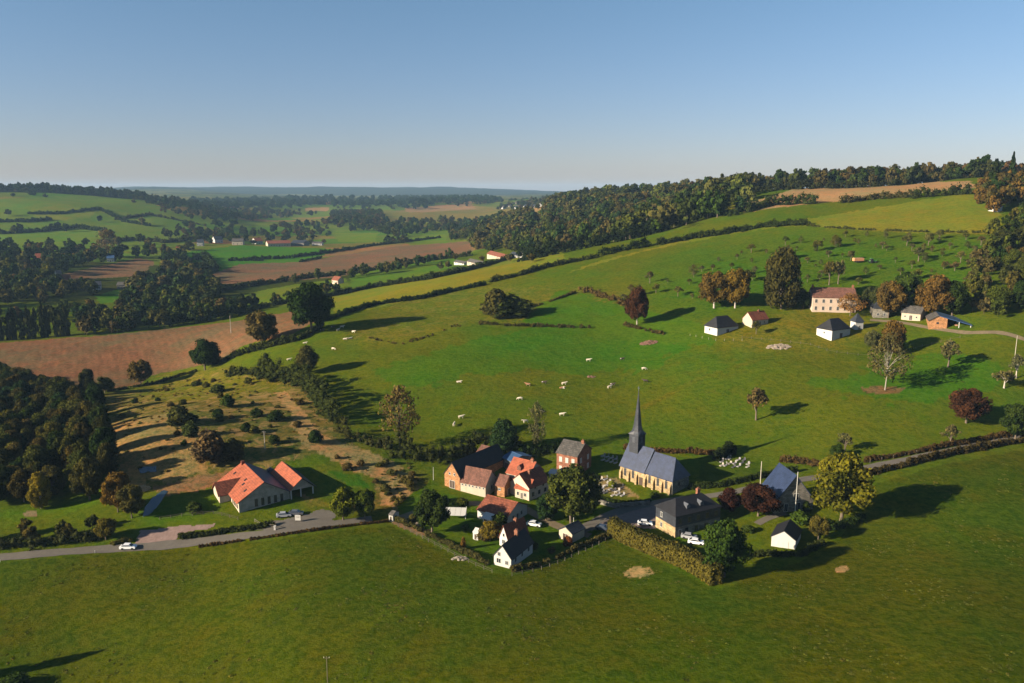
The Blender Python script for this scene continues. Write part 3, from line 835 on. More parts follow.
def patterned(name, rgb, kind, size=(.25, .08), rgb2=None, mortar=None, rough=.85, var=.3, spec=.3, bump=.3):
    rgb = tuple(v * .72 for v in rgb)
    """bricks, tiles and boards: the courses follow the object's own height"""
    m, nt, out = new_mat(name)
    tc = nt.nodes.new("ShaderNodeTexCoord").outputs['Object']
    s = nt.nodes.new("ShaderNodeSeparateXYZ"); nt.links.new(tc, s.inputs[0])
    cb = nt.nodes.new("ShaderNodeCombineXYZ")
    nt.links.new(mth(nt, 'ADD', s.outputs[0], s.outputs[1]), cb.inputs[0]); nt.links.new(s.outputs[2], cb.inputs[1])
    b = nt.nodes.new("ShaderNodeTexBrick")
    b.inputs['Scale'].default_value = 1; b.inputs['Brick Width'].default_value = size[0]; b.inputs['Row Height'].default_value = size[1]
    b.inputs['Mortar Size'].default_value = size[1] * .08; b.inputs['Mortar Smooth'].default_value = .3
    b.inputs['Color1'].default_value = (*[c * (1 - var) for c in rgb], 1); b.inputs['Color2'].default_value = (*(rgb2 or [min(1, c * (1 + var)) for c in rgb]), 1)
    b.inputs['Mortar'].default_value = (*(mortar or [c * .55 for c in rgb]), 1)
    nt.links.new(cb.outputs[0], b.inputs['Vector'])
    n = noise(nt, tc, .6, 4, .65); n2 = noise(nt, tc, 2.5, 4, .7)
    c = mixc(nt, maprange(nt, n, .42, .62, 0, .75), b.outputs['Color'], mixc(nt, 1.0, b.outputs['Color'], (.55, .58, .56), 'MULTIPLY'))
    c = mixc(nt, maprange(nt, n2, .5, .75, 0, .35), c, mixc(nt, 1.0, b.outputs['Color'], (1.35, 1.3, 1.2), 'MULTIPLY'))
    bsdf(nt, out, c, rough, b.outputs['Fac'], bump, .03, spec=spec)
    return m
m_brick = patterned("orange_brick", (.44, .215, .095), 'b', (.5, .22), rough=.9)
m_redbrick = patterned("red_brick", (.30, .125, .075), 'b', (.5, .22), rough=.9)
m_stone = patterned("honey_stone", (.46, .33, .175), 'b', (.9, .4), rough=.9)
m_greystone = patterned("grey_stone", (.24, .22, .185), 'b', (.9, .4), rough=.9)
m_cream = simple("cream_plaster", (.50, .43, .33), .85, .12, 1.2, .1)
m_white = simple("white_plaster", (.54, .53, .50), .8, .07, 1.2, .1)
m_pinkw = simple("pinkish_render", (.60, .47, .37), .85, .15, .9, .1)
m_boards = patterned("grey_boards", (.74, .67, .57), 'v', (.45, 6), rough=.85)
m_timber = simple("dark_timber", (.075, .05, .035), .8, .3, 3, .2)
m_slate = patterned("slate", (.040, .046, .060), 'r', (.6, .35), rough=.5, var=.22, spec=.4)
m_slateblue = patterned("blue_slate", (.030, .047, .105), 'r', (.6, .35), rough=.45, var=.15, spec=.4)
m_darkslate = patterned("dark_slate", (.018, .018, .022), 'r', (.6, .35), rough=.6, var=.25)
m_greyroof = patterned("weathered_grey_roof", (.10, .092, .085), 'r', (.6, .4), rough=.8)
m_tile = patterned("orange_tiles", (.40, .105, .05), 'r', (.4, .35), rough=.75, var=.12)
m_oldtile = patterned("old_red_tiles", (.25, .075, .04), 'r', (.4, .35), rough=.85, var=.3)
m_browntile = patterned("brown_tiles", (.19, .085, .06), 'r', (.4, .35), rough=.85, var=.25)
m_metal = simple("blue_grey_sheet", (.06, .13, .27), .4, .15, .8, .05, metal=.2, spec=.5)
m_glass = simple("window_glass", (.03, .035, .045), .08, .2, .6, 0, spec=.8)
m_frame = simple("white_frame", (.55, .54, .5), .6, .05, 1, 0)
m_darkframe = simple("brown_frame", (.12, .08, .06), .7, .1, 1, 0)
m_shutter = simple("white_shutter", (.5, .49, .45), .6, .08, 1, 0)
m_lead = simple("lead_grey", (.10, .11, .13), .5, .2, .8, .1)
m_paint = {}
def carpaint(name, rgb):
    if name not in m_paint:
        m, nt, out = new_mat(name); p = bsdf(nt, out, rgb, .3, spec=.5); p.inputs['Coat Weight'].default_value = .5; m_paint[name] = m
    return m_paint[name]
m_rubber = simple("tyre_rubber", (.02, .02, .02), .9, .2, 3, 0)
m_lamp = simple("lamp_glass", (.7, .7, .68), .2, .05, 3, 0)

def opening(root, L, W, face, u, z, w, h, pane=m_glass, frame=m_frame, name='window', z_off=0, ins=.0):
    """face f front, b back, l left, r right; u along the wall from its left end as seen from outside, metres"""
    d, t = .05, .09
    a = MB(); a.box(-w / 2 + t, w / 2 - t, -d, .03, 0 + t, h - t)
    b = MB()
    b.box(-w / 2, w / 2, -d - .03, .02, h - t, h); b.box(-w / 2 - .05, w / 2 + .05, -d - .08, .02, 0, t)
    b.box(-w / 2, -w / 2 + t, -d - .03, .02, t, h - t); b.box(w / 2 - t, w / 2, -d - .03, .02, t, h - t)
    if w > .8: b.box(-.03, .03, -d - .02, .02, t, h - t)
    if face == 'f': loc = (-L / 2 + u, -W / 2 + ins, z); rz = 0
    elif face == 'b': loc = (L / 2 - u, W / 2 - ins, z); rz = math.pi
    elif face == 'l': loc = (-L / 2 + ins, W / 2 - u, z); rz = -math.pi / 2
    else: loc = (L / 2 - ins, -W / 2 + u, z); rz = math.pi / 2
    o = a.build(name, pane, root, loc, rz)
    b.build('frame', frame, o)
    return o
def roof_mesh(L, W, he, hr, ridge, style, ov=.35, th=.2, hipin=None):
    """roof over a box; returns MB. ridge along x or y"""
    mb = MB()
    l, w = (L, W) if ridge == 'x' else (W, L)
    sl = hr / (w / 2)
    def T(p): return p if ridge == 'x' else (-p[1], p[0], p[2])
    e = w / 2 + ov; ze = he - ov * sl
    if style == 'gable':
        x0, x1 = -l / 2 - ov * .7, l / 2 + ov * .7
        for sg in (-1, 1):
            v = [(x0, sg * e, ze), (x1, sg * e, ze), (x1, 0, he + hr), (x0, 0, he + hr)]
            v2 = [(a, b, c + th) for a, b, c in v]
            mb.add([T(p) for p in v + v2], [(0, 1, 2, 3), (7, 6, 5, 4), (0, 4, 5, 1), (3, 2, 6, 7), (0, 3, 7, 4), (1, 5, 6, 2)])
        v = [T((x0, -.12, he + hr + th - .05)), T((x1, -.12, he + hr + th - .05)), T((x1, .12, he + hr + th - .05)), T((x0, .12, he + hr + th - .05)),
             T((x0, 0, he + hr + th + .08)), T((x1, 0, he + hr + th + .08))]
        mb.add(v, [(0, 1, 5, 4), (2, 3, 4, 5), (0, 4, 3), (1, 2, 5), (0, 3, 2, 1)])
    else:
        hin = hipin if hipin is not None else w / 2
        xi = max(.05, l / 2 - hin); ex = l / 2 + ov
        z = he + .02
        v = [(-ex, -e, z), (ex, -e, z), (ex, e, z), (-ex, e, z), (-xi, 0, he + hr + .1), (xi, 0, he + hr + .1),
             (-ex, -e, z - .15), (ex, -e, z - .15), (ex, e, z - .15), (-ex, e, z - .15)]
        f = [(0, 1, 5, 4), (2, 3, 4, 5), (1, 2, 5), (3, 0, 4), (6, 7, 1, 0), (7, 8, 2, 1), (8, 9, 3, 2), (9, 6, 0, 3), (9, 8, 7, 6)]
        if style == 'hipright':       # gable on the left end, hip on the right
            v[4] = (-l / 2 - ov * .6, 0, he + hr + .1); v[0] = (-l / 2 - ov * .6, -e, z); v[3] = (-l / 2 - ov * .6, e, z); v[6] = (v[0][0], -e, z - .15); v[9] = (v[0][0], e, z - .15)
        mb.add([T(p) for p in v], f)
    return mb
def wall_mesh(L, W, he, hr, ridge, style, below=2.5):
    mb = MB()
    if style == 'gable':
        if ridge == 'x': mb.prism([(-W / 2, -below), (W / 2, -below), (W / 2, he), (0, he + hr), (-W / 2, he)], 'x', -L / 2, L / 2)
        else: mb.prism([(-L / 2, -below), (L / 2, -below), (L / 2, he), (0, he + hr), (-L / 2, he)], 'y', -W / 2, W / 2)
    elif style == 'hipright':
        mb.box(-L / 2, L / 2, -W / 2, W / 2, -below, he)
        mb.prism([(-W / 2, he), (W / 2, he), (0, he + hr)], 'x', -L / 2, -L / 2 + .4)
    else: mb.box(-L / 2, L / 2, -W / 2, W / 2, -below, he)
    return mb
def place_front(p0, p1, W):
    a, b = gp(*p0), gp(*p1)
    th = math.atan2(b[1] - a[1], b[0] - a[0]); L = math.hypot(b[0] - a[0], b[1] - a[1])
    c = (a[:2] + b[:2]) / 2 + np.array([-math.sin(th), math.cos(th)]) * W / 2
    z = (a[2] + b[2]) / 2
    return c[0], c[1], z, th, L
def house(name, label, cat, p0, p1, W, he, hr, ridge='x', style='gable', wall=m_cream, roof=m_oldtile, wins=(), chim=(), ov=.35, group=None,
          doors=(), hipin=None, Lfix=None, wallpart='wall', th=None, pane=m_glass, frame=m_frame, dz=0, bare=False):
    x, y, z, t, L = place_front(p0, p1, W)
    if Lfix: L = Lfix
    if th is not None:
        a = gp(*p0); t = R(th); c = a[:2] + np.array([math.cos(t), math.sin(t)]) * L / 2 + np.array([-math.sin(t), math.cos(t)]) * W / 2
        x, y = c
    root = link(name, None, None, (x, y, z + dz), t); tag(root, label, cat, group)
    wall_mesh(L, W, he, hr, ridge, style).build(wallpart, wall, root)
    rf = roof_mesh(L, W, he, hr, ridge, style, ov, hipin=hipin).build('roof', roof, root)
    for cx, cy, h in chim:
        m = MB(); m.box(-.45, .45, -.35, .35, 0, h); m.box(-.55, .55, -.45, .45, h - .35, h - .15)
        m.cyl((-.2, 0, h), (-.2, 0, h + .35), .13, .11); m.cyl((.2, 0, h), (.2, 0, h + .35), .13, .11)
        m.build('chimney', m_redbrick, rf, (cx * L / 2, cy * W / 2, he + hr * (1 - abs(cy if ridge == 'x' else cx)) - 1.2), 0)
    for wd in wins:
        f, u, zz, w, h = wd[:5]
        wl = L if f in 'fb' else W
        opening(root, L, W, f, u * wl, zz, w, h, pane, frame)
    for wd in doors:
        f, u, zz, w, h = wd[:5]; wl = L if f in 'fb' else W
        opening(root, L, W, f, u * wl, zz, w, h, wd[5] if len(wd) > 5 else m_timber, frame, name='door')
    root['_L'] = L
    return root, L, W, rf
def roofwin(rf, x, y, he, hr, half, side=-1, w=.9, h=1.1, m=m_glass, ridge='x', raise_=.22, name='skylight', L=None):
    """flat roof window on the slope; x along the ridge, y fraction from ridge (0) to eave (1)"""
    a = math.atan2(hr, half)
    mb = MB(); mb.box(-w / 2, w / 2, -h / 2, h / 2, 0, .08)
    o = mb.build(name, m, rf)
    if ridge == 'x':
        o.location = (x, side * y * half, he + hr * (1 - y) + raise_); o.rotation_euler = (-side * a, 0, 0)
    else:
        o.location = (side * y * half, x, he + hr * (1 - y) + raise_); o.rotation_euler = (0, side * a, 0)
    return o
def row(face, n, z, w, h, a=.12, b=.88):
    return [(face, a + (b - a) * (i / (n - 1) if n > 1 else .5), z, w, h) for i in range(n)]

# ------------------------------------------------------------ vehicles, animals, small things
def car(px, py, label, rgb, pname, ang, van=False, trailer=False):
    p = gp(px, py); root = link('van' if van else 'car', None, None, (p[0], p[1], p[2] + .08), R(ang)); tag(root, label, 'van' if van else 'car')
    paint = carpaint(pname, rgb)
    if van: prof = [(-2.4, .35), (2.3, .35), (2.4, .9), (1.9, 1.15), (1.45, 1.95), (-2.35, 2.0), (-2.4, .9)]
    else: prof = [(-2.1, .3), (2.05, .3), (2.12, .7), (1.9, .85), (1.05, .95), (.45, 1.42), (-1.05, 1.45), (-1.75, 1.0), (-2.12, .9)]
    hw = .95 if van else .85
    mb = MB(); n = len(prof)
    v = [];
    for s in (-1, 1):
        for a, z in prof: v.append((a, s * (hw if z < 1.05 else hw * .82), z))
    f = [tuple(range(n)), tuple(range(2 * n - 1, n - 1, -1))] + [(i, i + n, (i + 1) % n + n, (i + 1) % n) for i in range(n)]
    mb.add(v, f); body = mb.build('body', paint, root)
    g = MB()
    if van:
        g.add([(1.93, -.7, 1.15), (1.93, .7, 1.15), (1.5, .68, 1.88), (1.5, -.68, 1.88)], [(0, 1, 2, 3)])
        for s in (-1, 1): g.box(.7, 1.45, s * .93 - .015, s * .93 + .015, 1.2, 1.75)
    else:
        g.add([(1.10, -.68, .97), (1.10, .68, .97), (.52, .62, 1.42), (.52, -.62, 1.42)], [(0, 1, 2, 3)])
        g.add([(-1.78, -.66, 1.02), (-1.78, .66, 1.02), (-1.12, .62, 1.46), (-1.12, -.62, 1.46)], [(0, 1, 2, 3)])
        for s in (-1, 1):
            y0, y1 = s * (hw * .985), s * (hw * .87)
            g.add([(.9, y0, 1.0), (-1.6, y0, 1.03), (-1.0, y1, 1.38), (.42, y1, 1.36)], [(0, 1, 2, 3)])
    for i in range(len(g.v)): pass
    g.v = [(x * 1.012, y * 1.03, z + .012) for x, y, z in g.v]
    g.build('windows', m_glass, root)
    wb = MB(); wb.cyl((0, -.11, 0), (0, .11, 0), .32, .32, 14)
    w0 = None
    for sx in (-1.3, 1.3):
        for s in (-1, 1):
            if w0 is None: w0 = wb.build('wheel', m_rubber, root, (sx, s * (hw - .05), .32))
            else: q = w0.copy(); COL.objects.link(q); q.parent = root; q.location = (sx, s * (hw - .05), .32)
    lm = MB(); lm.box(-.04, .05, -.14, .14, 0, .13)
    for s in (-1, 1): lm.build('headlight', m_lamp, root, ((2.4 if van else 2.06), s * .6, .62))
    return root
def skin_mesh(name, verts, edges, radii, mat_, sub=1):
    me = bpy.data.meshes.new(name); me.from_pydata(verts, edges, []); o = bpy.data.objects.new(name, me); COL.objects.link(o)
    o.modifiers.new('s', 'SKIN'); 
    for i, r in enumerate(radii): me.skin_vertices[0].data[i].radius = (r, r)
    me.skin_vertices[0].data[0].use_root = True
    s = o.modifiers.new('u', 'SUBSURF'); s.levels = s.render_levels = sub
    dg = bpy.context.evaluated_depsgraph_get(); out = bpy.data.meshes.new_from_object(o.evaluated_get(dg))
    bpy.data.objects.remove(o); out.name = name
    out.materials.clear(); out.materials.append(mat_); out.polygons.foreach_set('use_smooth', [True] * len(out.polygons))
    return out
def cow_mat(name, base, patch, thr):
    m, nt, out = new_mat(name)
    tc = nt.nodes.new("ShaderNodeTexCoord").outputs['Object']
    bsdf(nt, out, mixc(nt, maprange(nt, noise(nt, tc, 1.3, 2), thr, thr + .03, 0, 1), base, patch), .85); return m
COWM = {'white': cow_mat("cream_hide", (.50, .44, .34), (.4, .32, .24), .62), 'brown': cow_mat("brown_patched_hide", (.26, .13, .07), (.7, .64, .55), .52),
        'dark': cow_mat("dark_hide", (.05, .035, .03), (.6, .55, .5), .62)}
COWS = {}
def cow(px, py, kind, pose, ang, label, group='cows on the hillside pasture'):
    key = (kind, pose)
    if key not in COWS:
        b = .95 if pose != 'lying' else .42
        hd = {'standing': [(1.05, 0, b + .35), (1.35, 0, b + .38), (1.62, 0, b + .2)], 'grazing': [(1.0, 0, b - .1), (1.2, 0, b - .5), (1.35, 0, b - .8)],
              'lying': [(.95, 0, b + .35), (1.2, 0, b + .42), (1.45, 0, b + .25)]}[pose]
        V = [(-.75, 0, b), (-.3, 0, b - .02), (.25, 0, b - .03), (.7, 0, b + .05)] + hd
        E = [(0, 1), (1, 2), (2, 3), (3, 4), (4, 5), (5, 6)]; Rd = [.3, .38, .38, .3, .17, .16, .09]
        for ax, at in ((-.72, 0), (.62, 3)):
            for s in (-.2, .2):
                i = len(V)
                if pose == 'lying': V += [(ax, s * 1.8, .2), (ax + .35, s * 2.2, .12), (ax + .5, s * 2, .08)]; 
                else: V += [(ax, s, b - .25), (ax + (-.05 if at == 0 else 0), s, .42), (ax, s, .03)]
                E += [(at, i), (i, i + 1), (i + 1, i + 2)]; Rd += [.14, .075, .06]
        i = len(V); V += [(-.98, 0, b + .12), (-1.05, 0, b - .45)]; E += [(0, i), (i, i + 1)]; Rd += [.05, .03]
        COWS[key] = skin_mesh('cow', V, E, Rd, COWM[kind])
    p = gp(px, py)
    o = link('cow', COWS[key], None, tuple(p), R(ang)); o.scale = (1.05, 1.05, 1.05)
    return tag(o, label, 'cow', group)
def pole(px, py, hpx, label, m, name='utility_pole', arm=True, r=.12, cat='pole', extra=None):
    p = gp(px, py); h = hpx * mpp(p) * 1.03
    root = link(name, None, None, (p[0], p[1], p[2] - .3)); tag(root, label, cat)
    a = MB(); a.cyl((0, 0, 0), (0, 0, h + .3), r, r * .7, 8); a.build('post', m, root)
    if arm:
        b = MB(); b.box(-.6, .6, -.05, .05, h - .1, h); b.build('crossarm', m_timber, root)
        c = MB()
        c.cyl((-.5, 0, h), (-.5, 0, h + .2), .05, .03)
        for sx in (-.5, 0.5):
            k = MB(); k.cyl((sx, 0, h), (sx, 0, h + .22), .06, .04); k.build('insulator', m_frame, root)
    return root
def fence(pts, label, spacing=3, h=1.1, m=None, rails=2, group=None, name='fence', pr=.07):
    m = m or m_fencewood
    c = gline(pts, 3); d = np.concatenate([[0], np.cumsum(np.linalg.norm(np.diff(c, axis=0), axis=1))])
    n = max(2, int(d[-1] / spacing)); n = min(n, 100); q = np.linspace(0, d[-1], n)
    x = np.interp(q, d, c[:, 0]); y = np.interp(q, d, c[:, 1]); z = H(x, y)
    root = link(name, None, None, (x[0], y[0], z[0])); tag(root, label, 'fence', group)
    a = MB(); a.box(-pr, pr, -pr, pr, -.3, h); p0 = None
    for i in range(n):
        L_ = (x[i] - x[0], y[i] - y[0], z[i] - z[0])
        if p0 is None: p0 = a.build('post', m, root, L_)
        else:
            k = p0.copy(); COL.objects.link(k); k.parent = root; k.location = L_; k.rotation_euler = (random.uniform(-.06, .06), random.uniform(-.06, .06), random.random())
    if rails:
        r = MB()
        for j in range(rails):
            zz = h * (.45 + .45 * j / max(1, rails - 1))
            pts3 = [(x[i] - x[0], y[i] - y[0], z[i] - z[0] + zz) for i in range(n)]
            v, f = tube(pts3, [.035] * n, 4); r.add(v, [tuple(t) for t in f])
        r.build('rails', m, root)
    return root
m_fencewood = simple("fence_wood", (.13, .11, .085), .9, .25, 3, .2)
m_rail = simple("weathered_rail", (.30, .26, .20), .9, .25, 3, .2)
# ------------------------------------------------------------ the church
def church():
    x, y, z, t, L = place_front((620, 477), (671, 495), 9.0)
    W = 9.0
    root = link('church', None, None, (x, y, z), t)
    tag(root, 'stone village church with blue slate roofs and a tall thin slate spire', 'church')
    Ln = L * .49; xs = -L / 2 + Ln
    he, hr = 4.6, 6.2
    a = MB(); a.prism([(-W / 2, -2.5), (W / 2, -2.5), (W / 2, he), (0, he + hr), (-W / 2, he)], 'x', -L / 2, xs); a.build('nave_wall', m_stone, root)
    W2 = W - .5; hr2 = hr - .8
    a = MB(); a.box(xs + .003, L / 2, -W2 / 2, W2 / 2, -2.5, he - .12); w2 = a.build('chancel_wall', m_stone, root)
    a = MB(); a.box(L / 2 + .003, L / 2 + .22, -W2 / 2 - .02, W2 / 2 + .02, -2.5, he - .12); a.build('end_wall', m_greystone, root)
    def slopes(x0, x1, W, he, hr, hip, m):
        r = MB(); e = W / 2 + .45; sl = hr / (W / 2); ze = he - .45 * sl; th = .16
        for sg in (-1, 1):
            xr = x1 - (hip if hip else 0)
            v = [(x0, sg * e, ze), (x1, sg * e, ze), (xr, 0, he + hr), (x0, 0, he + hr)]
            v2 = [(p, q, k + th) for p, q, k in v]
            r.add(v + v2, [(0, 1, 2, 3), (7, 6, 5, 4), (0, 4, 5, 1), (3, 2, 6, 7), (0, 3, 7, 4), (1, 5, 6, 2)])
        if hip:
            r.add([(x1 + .003, -e, ze + th), (x1 + .003, e, ze + th), (x1 - hip + .003, 0, he + hr + th)], [(0, 1, 2)])
            r.add([(x1, -e, ze), (x1, e, ze), (x1 - hip, 0, he + hr)], [(0, 1, 2)])
        r.add([(x0, -.13, he + hr + th - .06), (xr, -.13, he + hr + th - .06), (xr, .13, he + hr + th - .06), (x0, .13, he + hr + th - .06), (x0, 0, he + hr + th + .09), (xr, 0, he + hr + th + .09)],
              [(0, 1, 5, 4), (2, 3, 4, 5), (0, 4, 3), (1, 2, 5)])
        return r
    slopes(-L / 2 - .25, xs + .12, W, he, hr, 0, m_slateblue).build('nave_roof', m_slateblue, root)
    slopes(xs + .15, L / 2 + .5, W2, he, hr2, 2.4, m_slateblue).build('chancel_roof', m_slateblue, root)
    # buttresses and windows on both long sides
    for sg, fc in ((-1, 'f'), (1, 'b')):
        for i in range(7):
            bx = -L / 2 + .5 + i * (L - 1) / 6
            b = MB(); yo = W / 2 if bx < xs else W2 / 2
            b.prism([(sg * yo, -2.), (sg * (yo + .8), -2.), (sg * (yo + .7), 2.2), (sg * (yo + .003), 3.5)], 'x', bx - .35, bx + .35)
            b.build('buttress', m_stone, root)
        for i in range(6):
            if i == 2 and sg < 0: continue
            u = .5 + (i + .5) * (L - 1) / 6
            xx = -L / 2 + u; yo = W if xx < xs else W2
            if abs(xx - xs) < .4: u -= .6
            o = opening(root, L, yo, fc, u if sg < 0 else L - u, 1.2, .95, 2.5, m_glass, m_greystone, name='window')
            ar = MB(); n = 6
            v = [(-.36, -.05, 2.4), (.36, -.05, 2.4)] + [(.36 * math.cos(math.pi * k / n), -.05, 2.4 + .4 * math.sin(math.pi * k / n)) for k in range(1, n)]
            ar.add(v, [tuple([0, 1] + list(range(2, len(v))))]); ar.v = [(a_, b_ - .012, c_) for a_, b_, c_ in ar.v]; ar.build('arch', m_glass, o)
    d = MB(); d.box(-.7, .7, -.08, .05, 0, 2.5); dd = d.build('door', m_timber, root, (-L / 2 + .5 + 2.5 * (L - 1) / 6, -W / 2, -.2))
    opening(root, L + .44, W2, 'r', W2 * .4, 2.0, .9, 1.3, m_glass, m_darkframe)
    # belfry and spire
    tx = -L / 2 + 3.0
    s = 1.8; zt = he + hr + 3.6
    tw = link('steeple', None, root, (tx, 0, 0))
    b = MB(); b.box(-s, s, -s, s, he + 1.2, zt); b.build('belfry', m_slate, tw)
    for k in range(4):
        lv = MB()
        for j in range(5): lv.box(-.5, .5, -s - .07, -s - .01, zt - 2.4 + j * .38, zt - 2.4 + j * .38 + .2)
        lv.build('louvre', m_lead, tw, (0, 0, 0), k * math.pi / 2)
    b = MB(); e = s + .28
    # splayed eaves running into an eight-sided needle
    ring0 = [(e, -e), (e, 0), (e, e), (0, e), (-e, e), (-e, 0), (-e, -e), (0, -e)]
    def ring(r): return [(r * math.cos(-math.pi / 4 + k * math.pi / 4), r * math.sin(-math.pi / 4 + k * math.pi / 4)) for k in range(8)]
    levels = [(ring0, zt), (ring0, zt + .15), (ring(s * .95), zt + 1.3), (ring(s * .72), zt + 3.0), (ring(s * .32), zt + 9.0), (ring(.06), zt + 14.2)]
    v = [(a, c, h) for rg, h in levels for a, c in rg]; f = []
    for i in range(len(levels) - 1):
        for k in range(8): f.append((i * 8 + k, i * 8 + (k + 1) % 8, (i + 1) * 8 + (k + 1) % 8, (i + 1) * 8 + k))
    f += [tuple(range(8)), tuple(range(len(v) - 8, len(v)))]
    b.add(v, f); b.build('spire', m_slate, tw)
    c = MB(); c.box(-.06, .06, -.06, .06, zt + 14.1, zt + 15.9); c.box(-.4, .4, -.05, .05, zt + 15.1, zt + 15.25); c.build('cross', m_lead, tw)
    return root
church()

# ------------------------------------------------------------ brick house and the red-roofed farmstead
m_terra = m_tile
r, L, W, rf = house('brick_house', 'square red brick house with grey slate roof left of the church', 'house', (556.5, 471), (577, 477.5), 9.6, 6.8, 3.0, wall=m_redbrick, roof=m_greyroof,
      wins=row('f', 3, 3.9, 1.1, 1.7, .2, .8) + row('f', 3, .8, 1.0, 1.7, .2, .8) + row('r', 2, 3.9, 1.1, 1.7, .25, .75) + row('r', 2, .9, 1.1, 1.7, .25, .75), chim=[(.85, 0, 2.2)], pane=m_shutter)
house('lean_to', 'small white lean-to with a pale flat roof against the brick house', 'shed', (549, 481), (555, 482), 4, 2.6, .5, wall=m_white, roof=m_white, doors=[('f', .5, 0, .9, 2)])
r, L, W, rf = house('barn', 'long brick barn with a gable to the left and a dark roof behind the farmstead', 'barn', (444.7, 485.5), (460, 491), 23, 4.4, 4.0, 'y', wall=m_brick, roof=m_darkslate,
      wins=row('f', 2, 4.3, .7, .8, .35, .65), doors=[('f', .5, 0, 2.2, 2.6)])
r, L, W, rf = house('farmhouse', 'low cream farm building with a row of small square windows and dull pink-brown roof', 'farmhouse', (460.5, 491), (485.5, 497.5), 7.5, 3.4, 3.7, wall=m_cream, roof=m_browntile,
      wins=row('f', 7, 2.2, .6, .7, .08, .92) + row('r', 1, 1.2, 1.2, 1.4))
r, L, W, rf = house('outbuilding', 'narrow little brick outbuilding between the cream farm building and the red-roofed house', 'outbuilding', (494.5, 495), (504.5, 497.5), 5.2, 3.6, 2.4, wall=m_brick, roof=m_browntile,
      wins=row('f', 1, 1.9, .9, .8), doors=[('r', .5, 0, 1.4, 2.1)])
r, L, W, rf = house('red_roofed_house', 'tallest red-roofed house of the farmstead with a dormer in its lit slope', 'house', (506.5, 487), (528, 494), 8.5, 5.2, 3.6, wall=m_cream, roof=m_tile,
      wins=row('f', 4, 3.3, .9, 1.3, .12, .88) + row('r', 2, 3.0, 1.0, 1.3, .3, .7), chim=[(.7, 0, 2.2)])
d = MB(); d.prism([(-.7, 0), (.7, 0), (.7, 1.1), (0, 1.8), (-.7, 1.1)], 'y', -.2, 2.0); dm = d.build('dormer', m_browntile, rf, (0, -3.1, 6.3))
house('cottage', 'small cream cottage with orange roof in front of the tallest red-roofed house', 'cottage', (515, 497), (528.5, 500.5), 5.5, 3.2, 2.4, wall=m_cream, roof=m_tile,
      wins=[('f', .22, .9, .8, 1.2), ('f', .75, .9, 1.0, 1.2)], doors=[('f', .5, 0, .9, 2)])
house('timbered_house', 'half-timbered house with old red tiled roof, its gable in shade, right of the farmstead', 'house', (529, 501), (549, 492), 8, 4.0, 3.4, 'x', wall=m_pinkw, roof=m_oldtile,
      wins=row('f', 3, .9, 1.0, 1.3, .2, .8) + row('f', 2, 3.0, .7, .8, .3, .7), chim=[(-.2, -.2, 2.4)], frame=m_darkframe)
house('metal_shed', 'shed with a pale blue sheet metal roof behind the farmstead', 'shed', (502, 466), (512, 472), 8, 3.4, 1.0, wall=m_greystone, roof=m_metal, doors=[('f', .5, 0, 2, 2.3)])
house('tiled_barn', 'half-hidden barn with orange tiled roof behind the long brick barn', 'barn', (474, 466), (486, 470), 9, 3.6, 2.6, wall=m_brick, roof=m_browntile, wins=row('f', 2, 1.2, .8, .8))
r, L, W, rf = house('white_house', 'low white house with a long red tiled roof in the middle of the gardens', 'house', (477.5, 518), (505, 528), 10.5, 2.8, 2.5, wall=m_white, roof=m_oldtile,
      wins=row('f', 3, .8, 1.2, 1.4, .5, .9) + row('r', 2, .9, 1.1, 1.3, .3, .7) + row('l', 2, .9, 1, 1.3, .3, .7), doors=[('r', .5, 0, 1, 2.1)], th=-33)
house('porch', 'white garden room with pale canopy roof before the low white house', 'garden room', (483, 525), (492, 528), 3.4, 2.4, .7, wall=m_white, roof=m_white, wins=row('f', 2, .4, 1.2, 1.7, .28, .72), ov=.5)
r, L, W, rf = house('small_house', 'small house with steep red-brown roof and white gable behind the white cottage', 'house', (499.5, 545), (508, 549), 7.5, 2.6, 3.4, 'y', wall=m_white, roof=m_oldtile,
      wins=[('f', .5, 2.9, .8, 1.0), ('f', .5, .8, 1.2, 1.3)], chim=[(.0, .2, 1.9)])
r, L, W, rf = house('white_cottage', 'white cottage with black roof and blue-framed gable windows at the lowest corner of the village', 'cottage', (494, 564.5), (511, 569), 11.5, 2.7, 3.0, 'y', wall=m_white, roof=m_darkslate,
      wins=[('f', .3, 2.7, .9, 1.1), ('f', .28, .8, 1.3, 1.3), ('f', .75, .8, .9, 1.1)] + row('r', 3, .9, 1.0, 1.2, .2, .8), chim=[(0, .25, 2.6)])
house('garden_shed', 'tiny white shed on the lawn west of the white cottage', 'shed', (473, 539), (478, 540.5), 2.4, 2.0, .7, wall=m_white, roof=m_white, ov=.1, doors=[('f', .5, 0, .8, 1.7)])
house('corner_shed', 'small white shed at the far left tip of the gardens', 'shed', (389, 521), (393, 522), 3, 1.9, .6, wall=m_white, roof=m_greyroof, ov=.15, doors=[('f', .5, 0, .8, 1.6)])
house('garage', 'little garage with grey-blue roof and white end wall beside the square', 'garage', (559, 538), (566, 541.5), 5.5, 2.5, 1.4, 'y', wall=m_cream, roof=m_slate, ov=.3, doors=[('f', .5, 0, 1.9, 2.0)], th=-42, Lfix=4.5)
